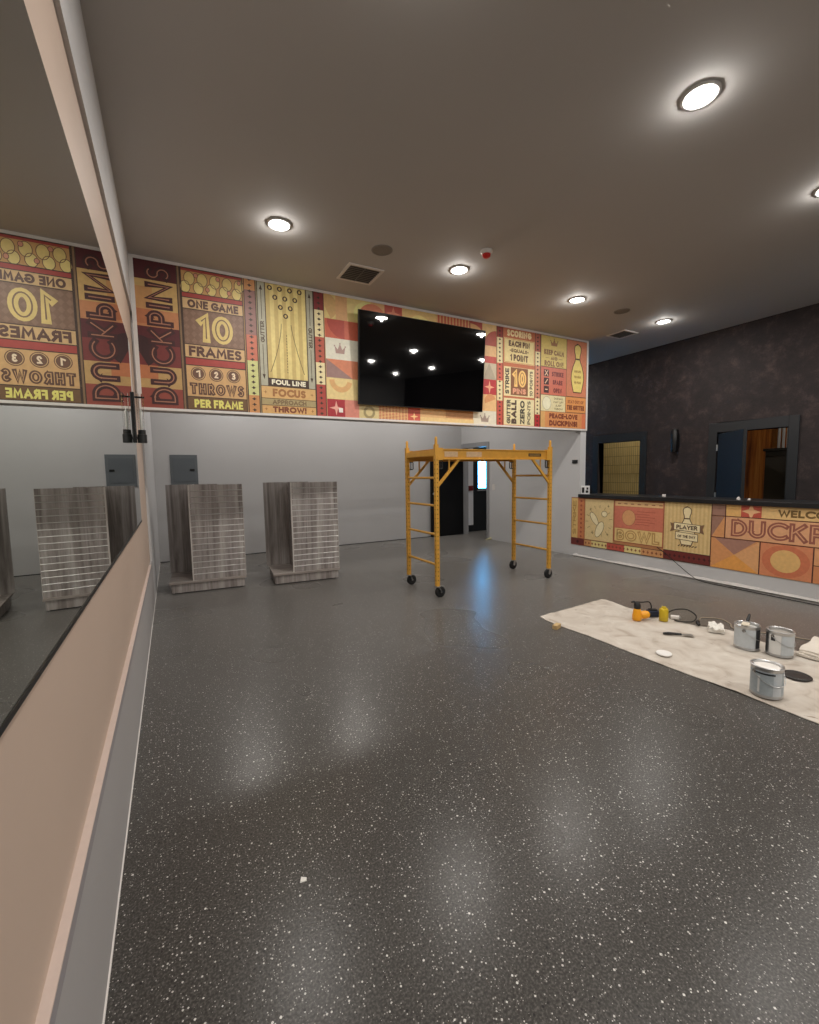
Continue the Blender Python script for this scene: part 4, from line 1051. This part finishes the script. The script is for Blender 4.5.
# dark lid on the cloth
b = MB(); b.lathe([(0, .006), (.06, .006), (.064, .010), (.070, .011), (.079, .006), (.081, 0), (0, 0)], n=36)
tag(b.build('can_lid', mat('dark_brown_lid', (38, 32, 29), 0.5), None, (3.60, 1.245, 0.0145), smooth=True), 'dark round can lid lying beside the nearest paint can', 'lid')
# folded canvas, white rag, small pieces
def blob_cloth(name, x, y, sx, sy, layers, rz, m, label, cat, amp=.01, zb=0.0145, th=.012):
    b = MB()
    for k in range(layers):
        N = 14; vs_ = []; fs = []
        off = random.uniform(-.012, .012)
        for side in (0, 1):
            for j in range(N + 1):
                for i in range(N + 1):
                    u, v = i / N - .5, j / N - .5
                    e = 1 + .05 * math.sin(7 * v + k) + .04 * math.sin(9 * u + 2 * k)
                    zz = k * th + (th * .92 if side else 0) + (amp * (noise2(u * .9 + k, v * .9) * .5 + .5) if side or k else 0)
                    vs_.append((u * sx * e + off, v * sy * e, zz))
        n1 = N + 1
        for j in range(N):
            for i in range(N):
                a = j * n1 + i; fs.append((a, a + n1, a + n1 + 1, a + 1)); q = a + n1 * n1; fs.append((q, q + 1, q + n1 + 1, q + n1))
        bd = [i for i in range(N)] + [i * n1 + N for i in range(N)] + [N * n1 + N - i for i in range(N)] + [(N - i) * n1 for i in range(N)]
        for i in range(len(bd)):
            a, c_ = bd[i], bd[(i + 1) % len(bd)]; fs.append((a, c_, c_ + n1 * n1, a + n1 * n1))
        b.add(vs_, fs)
    o = b.build(name, m, None, (x, y, zb), smooth=True); o.rotation_euler = (0, 0, rz)
    return tag(o, label, cat)
blob_cloth('folded_cloth', 4.26, 1.235, .44, .38, 3, R(6), mat('folded_canvas', (214, 206, 194), 0.9, var=0.12, scale=12), 'folded cream canvas cloth lying at the right edge of photo', 'cloth', zb=0.0145)
blob_cloth('rag', 4.06, 1.97, .17, .11, 2, R(30), mat('white_rag', (222, 218, 210), 0.9), 'crumpled white rag beside the brush-topped paint can', 'rag', .035)
b = MB(); b.box(-.045, .045, -.022, .022, 0, .038); o = tag(b.build('wood_block', mat('raw_wood_block', (190, 160, 112), 0.7), None, (2.965, 2.73, 0.0), bevel=.003), 'small raw wood block on floor at the cloth corner', 'wood block'); o.rotation_euler = (0, 0, R(20))
b = MB(); b.lathe([(0, 0), (.052, 0), (.055, .006), (.05, .012), (.02, .014), (0, .012)], n=26); tag(b.build('plastic_disc', mat('white_plastic_lid', (232, 230, 226), 0.4), None, (3.20, 1.90, 0.0145), smooth=True), 'small white plastic disc lying mid-cloth away from the cans', 'disc')
scr = thing('putty_knife', 'putty knife with black handle lying on cloth past the tools', 'putty knife', (3.69, 2.05, 0.0145), R(-40))
b = MB(); b.tube([(-.14, 0, .010), (-.10, 0, .012), (-.05, 0, .011), (0, 0, .009)], [.009, .013, .011, .009], 10); b.build('handle', BLACKP, scr, smooth=True)
b = MB(); b.add([(0, -.012, .008), (0, .012, .008), (.09, .035, .004), (.09, -.035, .004), (0, -.012, .010), (0, .012, .010), (.09, .035, .0055), (.09, -.035, .0055)], [(0, 1, 2, 3), (7, 6, 5, 4), (0, 4, 5, 1), (1, 5, 6, 2), (2, 6, 7, 3), (3, 7, 4, 0)]); b.build('blade', STEEL, scr)
b = MB(); b.tube(spline([(-.05, 0, .012), (-.02, .01, .022), (.02, -.005, .022), (.05, 0, .012)], 4), [.006] + [.014] * 11 + [.006], 10); o = tag(b.build('caulk_tip', BLACKP, None, (4.07, 2.12, 0.0145), smooth=True), 'small black plastic piece at the far edge of cloth', 'plastic piece'); o.rotation_euler = (0, 0, R(40))

# power tool group
ORT = mat('orange_yellow_plastic', (232, 158, 20), 0.4, var=0.06)
pt = thing('power_tool', 'orange-yellow power tool with black head and cord on cloth', 'power tool', (3.735, 2.48, 0.0145), R(-20))
b = MB(); b.lathe([(0, 0), (.036, 0), (.040, .006), (.040, .05), (.036, .062), (.034, .085), (.026, .11), (0, .112)], (0, 0, 0), 22); b.build('motor_housing', ORT, pt, smooth=True)
b = MB(); b.lathe([(.027, .108), (.030, .125), (.028, .15), (.018, .165), (0, .168)], (0, 0, 0), 18); b.tube([(0, 0, .155), (-.03, .01, .172), (-.05, .02, .165)], [.012, .010, .006], 10); b.build('black_head', BLACKP, pt, smooth=True)
b = MB(); b.lathe([(0, .03), (.028, .032), (.036, .055), (.038, .085), (.033, .108), (.022, .115)], (0, 0, .045), 20, axis='X'); b.build('gear_housing', ORT, pt, smooth=True)
b = MB(); b.lathe([(.024, .113), (.028, .12), (.024, .13), (.010, .137), (0, .137)], (0, 0, .042), 18, axis='X'); b.build('chuck', BLACKP, pt, smooth=True)
b = MB(); b.tube(spline([(.0, 0, .165), (.02, .05, .155), (.09, .06, .145), (.17, .07, .14), (.22, .10, .09), (.25, .14, .02)], 6), .0055, 8); b.build('cord', RUBBER, pt, smooth=True)
bt = MB(); bt.lathe([(0, 0), (.036, 0), (.038, .004), (.038, .10), (.034, .112), (.02, .118), (.02, .130), (0, .131)], n=24)
tag(bt.build('yellow_bottle', mat('olive_yellow_plastic', (196, 168, 30), 0.4), None, (3.925, 2.345, 0.0145), smooth=True), 'short olive-yellow bottle standing right of the power tool', 'bottle')
bb = thing('battery_pack', 'dark blue battery block between power tool and yellow bottle', 'battery', (3.965, 2.475, 0.0145), R(-35))
b = MB(); b.box(-.05, .05, -.035, .035, 0, .055); b.build('battery_case', mat('dark_blue_plastic', (26, 38, 62), 0.4), bb, bevel=.008)
b = MB(); b.box(-.035, .035, -.022, .022, .055, .068); b.build('battery_rail', BLACKP, bb, bevel=.003)
cl = thing('charger_plug', 'white plug piece inside black cord loop on the cloth', 'plug', (4.06, 2.32, 0.0145), R(-60))
b = MB(); b.box(-.035, .035, -.02, .02, 0, .03); b.build('plug_body', TRIMW, cl, bevel=.006)
b = MB(); b.box(.035, .052, -.010, -.007, .012, .018); b.box(.035, .052, .007, .010, .012, .018); b.build('prongs', STEEL, cl)
b = MB(); b.tube(spline([(4.02, 2.40, .03), (4.10, 2.36, .08), (4.17, 2.28, .095), (4.18, 2.20, .06), (4.12, 2.18, .024), (4.04, 2.20, .022), (3.99, 2.25, .022), (4.00, 2.29, .022)], 8), .0055, 8)
tag(b.build('cord_loop', RUBBER, smooth=True), 'black cord loop standing up right of the yellow bottle', 'cord')
b = MB(); b.tube(spline([(4.24, 2.20, .006), (4.33, 2.22, .006), (4.43, 2.12, .006), (4.36, 2.00, .006), (4.27, 1.94, .006), (4.26, 1.84, .006), (4.36, 1.74, .006), (4.50, 1.42, .006), (4.50, 1.05, .006), (4.44, 0.5, .006)], 8), .005, 8)
tag(b.build('extension_cord', mat('tan_cord', (150, 136, 118), 0.6), smooth=True), 'thin tan cord curling over the floor behind the paint cans', 'cord')
b = MB(); b.tube(spline([(5.845, 3.62, .34), (5.80, 3.46, .27), (5.77, 3.28, .16), (5.755, 3.10, .05), (5.74, 2.95, .008), (5.72, 2.5, .006), (5.70, 1.9, .006), (5.70, 1.2, .006)], 8), .0045, 8)
tag(b.build('counter_cable', RUBBER, smooth=True), 'thin dark cable hanging from counter front onto the floor', 'cable')
# crumpled plastic strip at the foot of the counter
b = MB(); n_ = 150
PR = [(0.005, 0.0), (0.03, 0.0), (0.045, 0.012), (0.03, 0.03), (0.008, 0.035)]
vs_ = []
for j in range(n_ + 1):
    y = 5.02 - 5.0 * j / n_
    for k, (dx, z) in enumerate(PR):
        wob = .4 * noise2(y * 2.3 + k, k * .7) + .35 * math.sin(y * 5 + 1)
        vs_.append((XD - dx * (1 + .4 * wob) - 0.001, y, z * (1 + .5 * wob) + .001))
m_ = len(PR)
b.add(vs_, [(j * m_ + k, (j + 1) * m_ + k, (j + 1) * m_ + (k + 1) % m_, j * m_ + (k + 1) % m_) for j in range(n_) for k in range(m_)] + [tuple(range(m_)), tuple(n_ * m_ + k for k in reversed(range(m_)))])
tag(b.build('plastic_strip', mat('masking_plastic', (206, 202, 198), 0.35, var=0.1, scale=18)), 'crumpled white masking plastic along the foot of the counter', 'plastic sheet')
b = MB(); b.add([(-.012, -.006, 0), (.010, -.010, 0), (.014, .004, 0), (-.002, .016, 0), (-.010, -.004, .003), (.008, -.008, .003), (.011, .003, .003), (-.002, .012, .003)], [(3, 2, 1, 0), (4, 5, 6, 7), (0, 1, 5, 4), (1, 2, 6, 5), (2, 3, 7, 6), (3, 0, 4, 7)])
tag(b.build('paint_flake', mat('white_flake', (225, 222, 216), 0.6), None, (0.326, 1.42, 0)), 'white paint flake lying alone on the bare floor', 'flake')
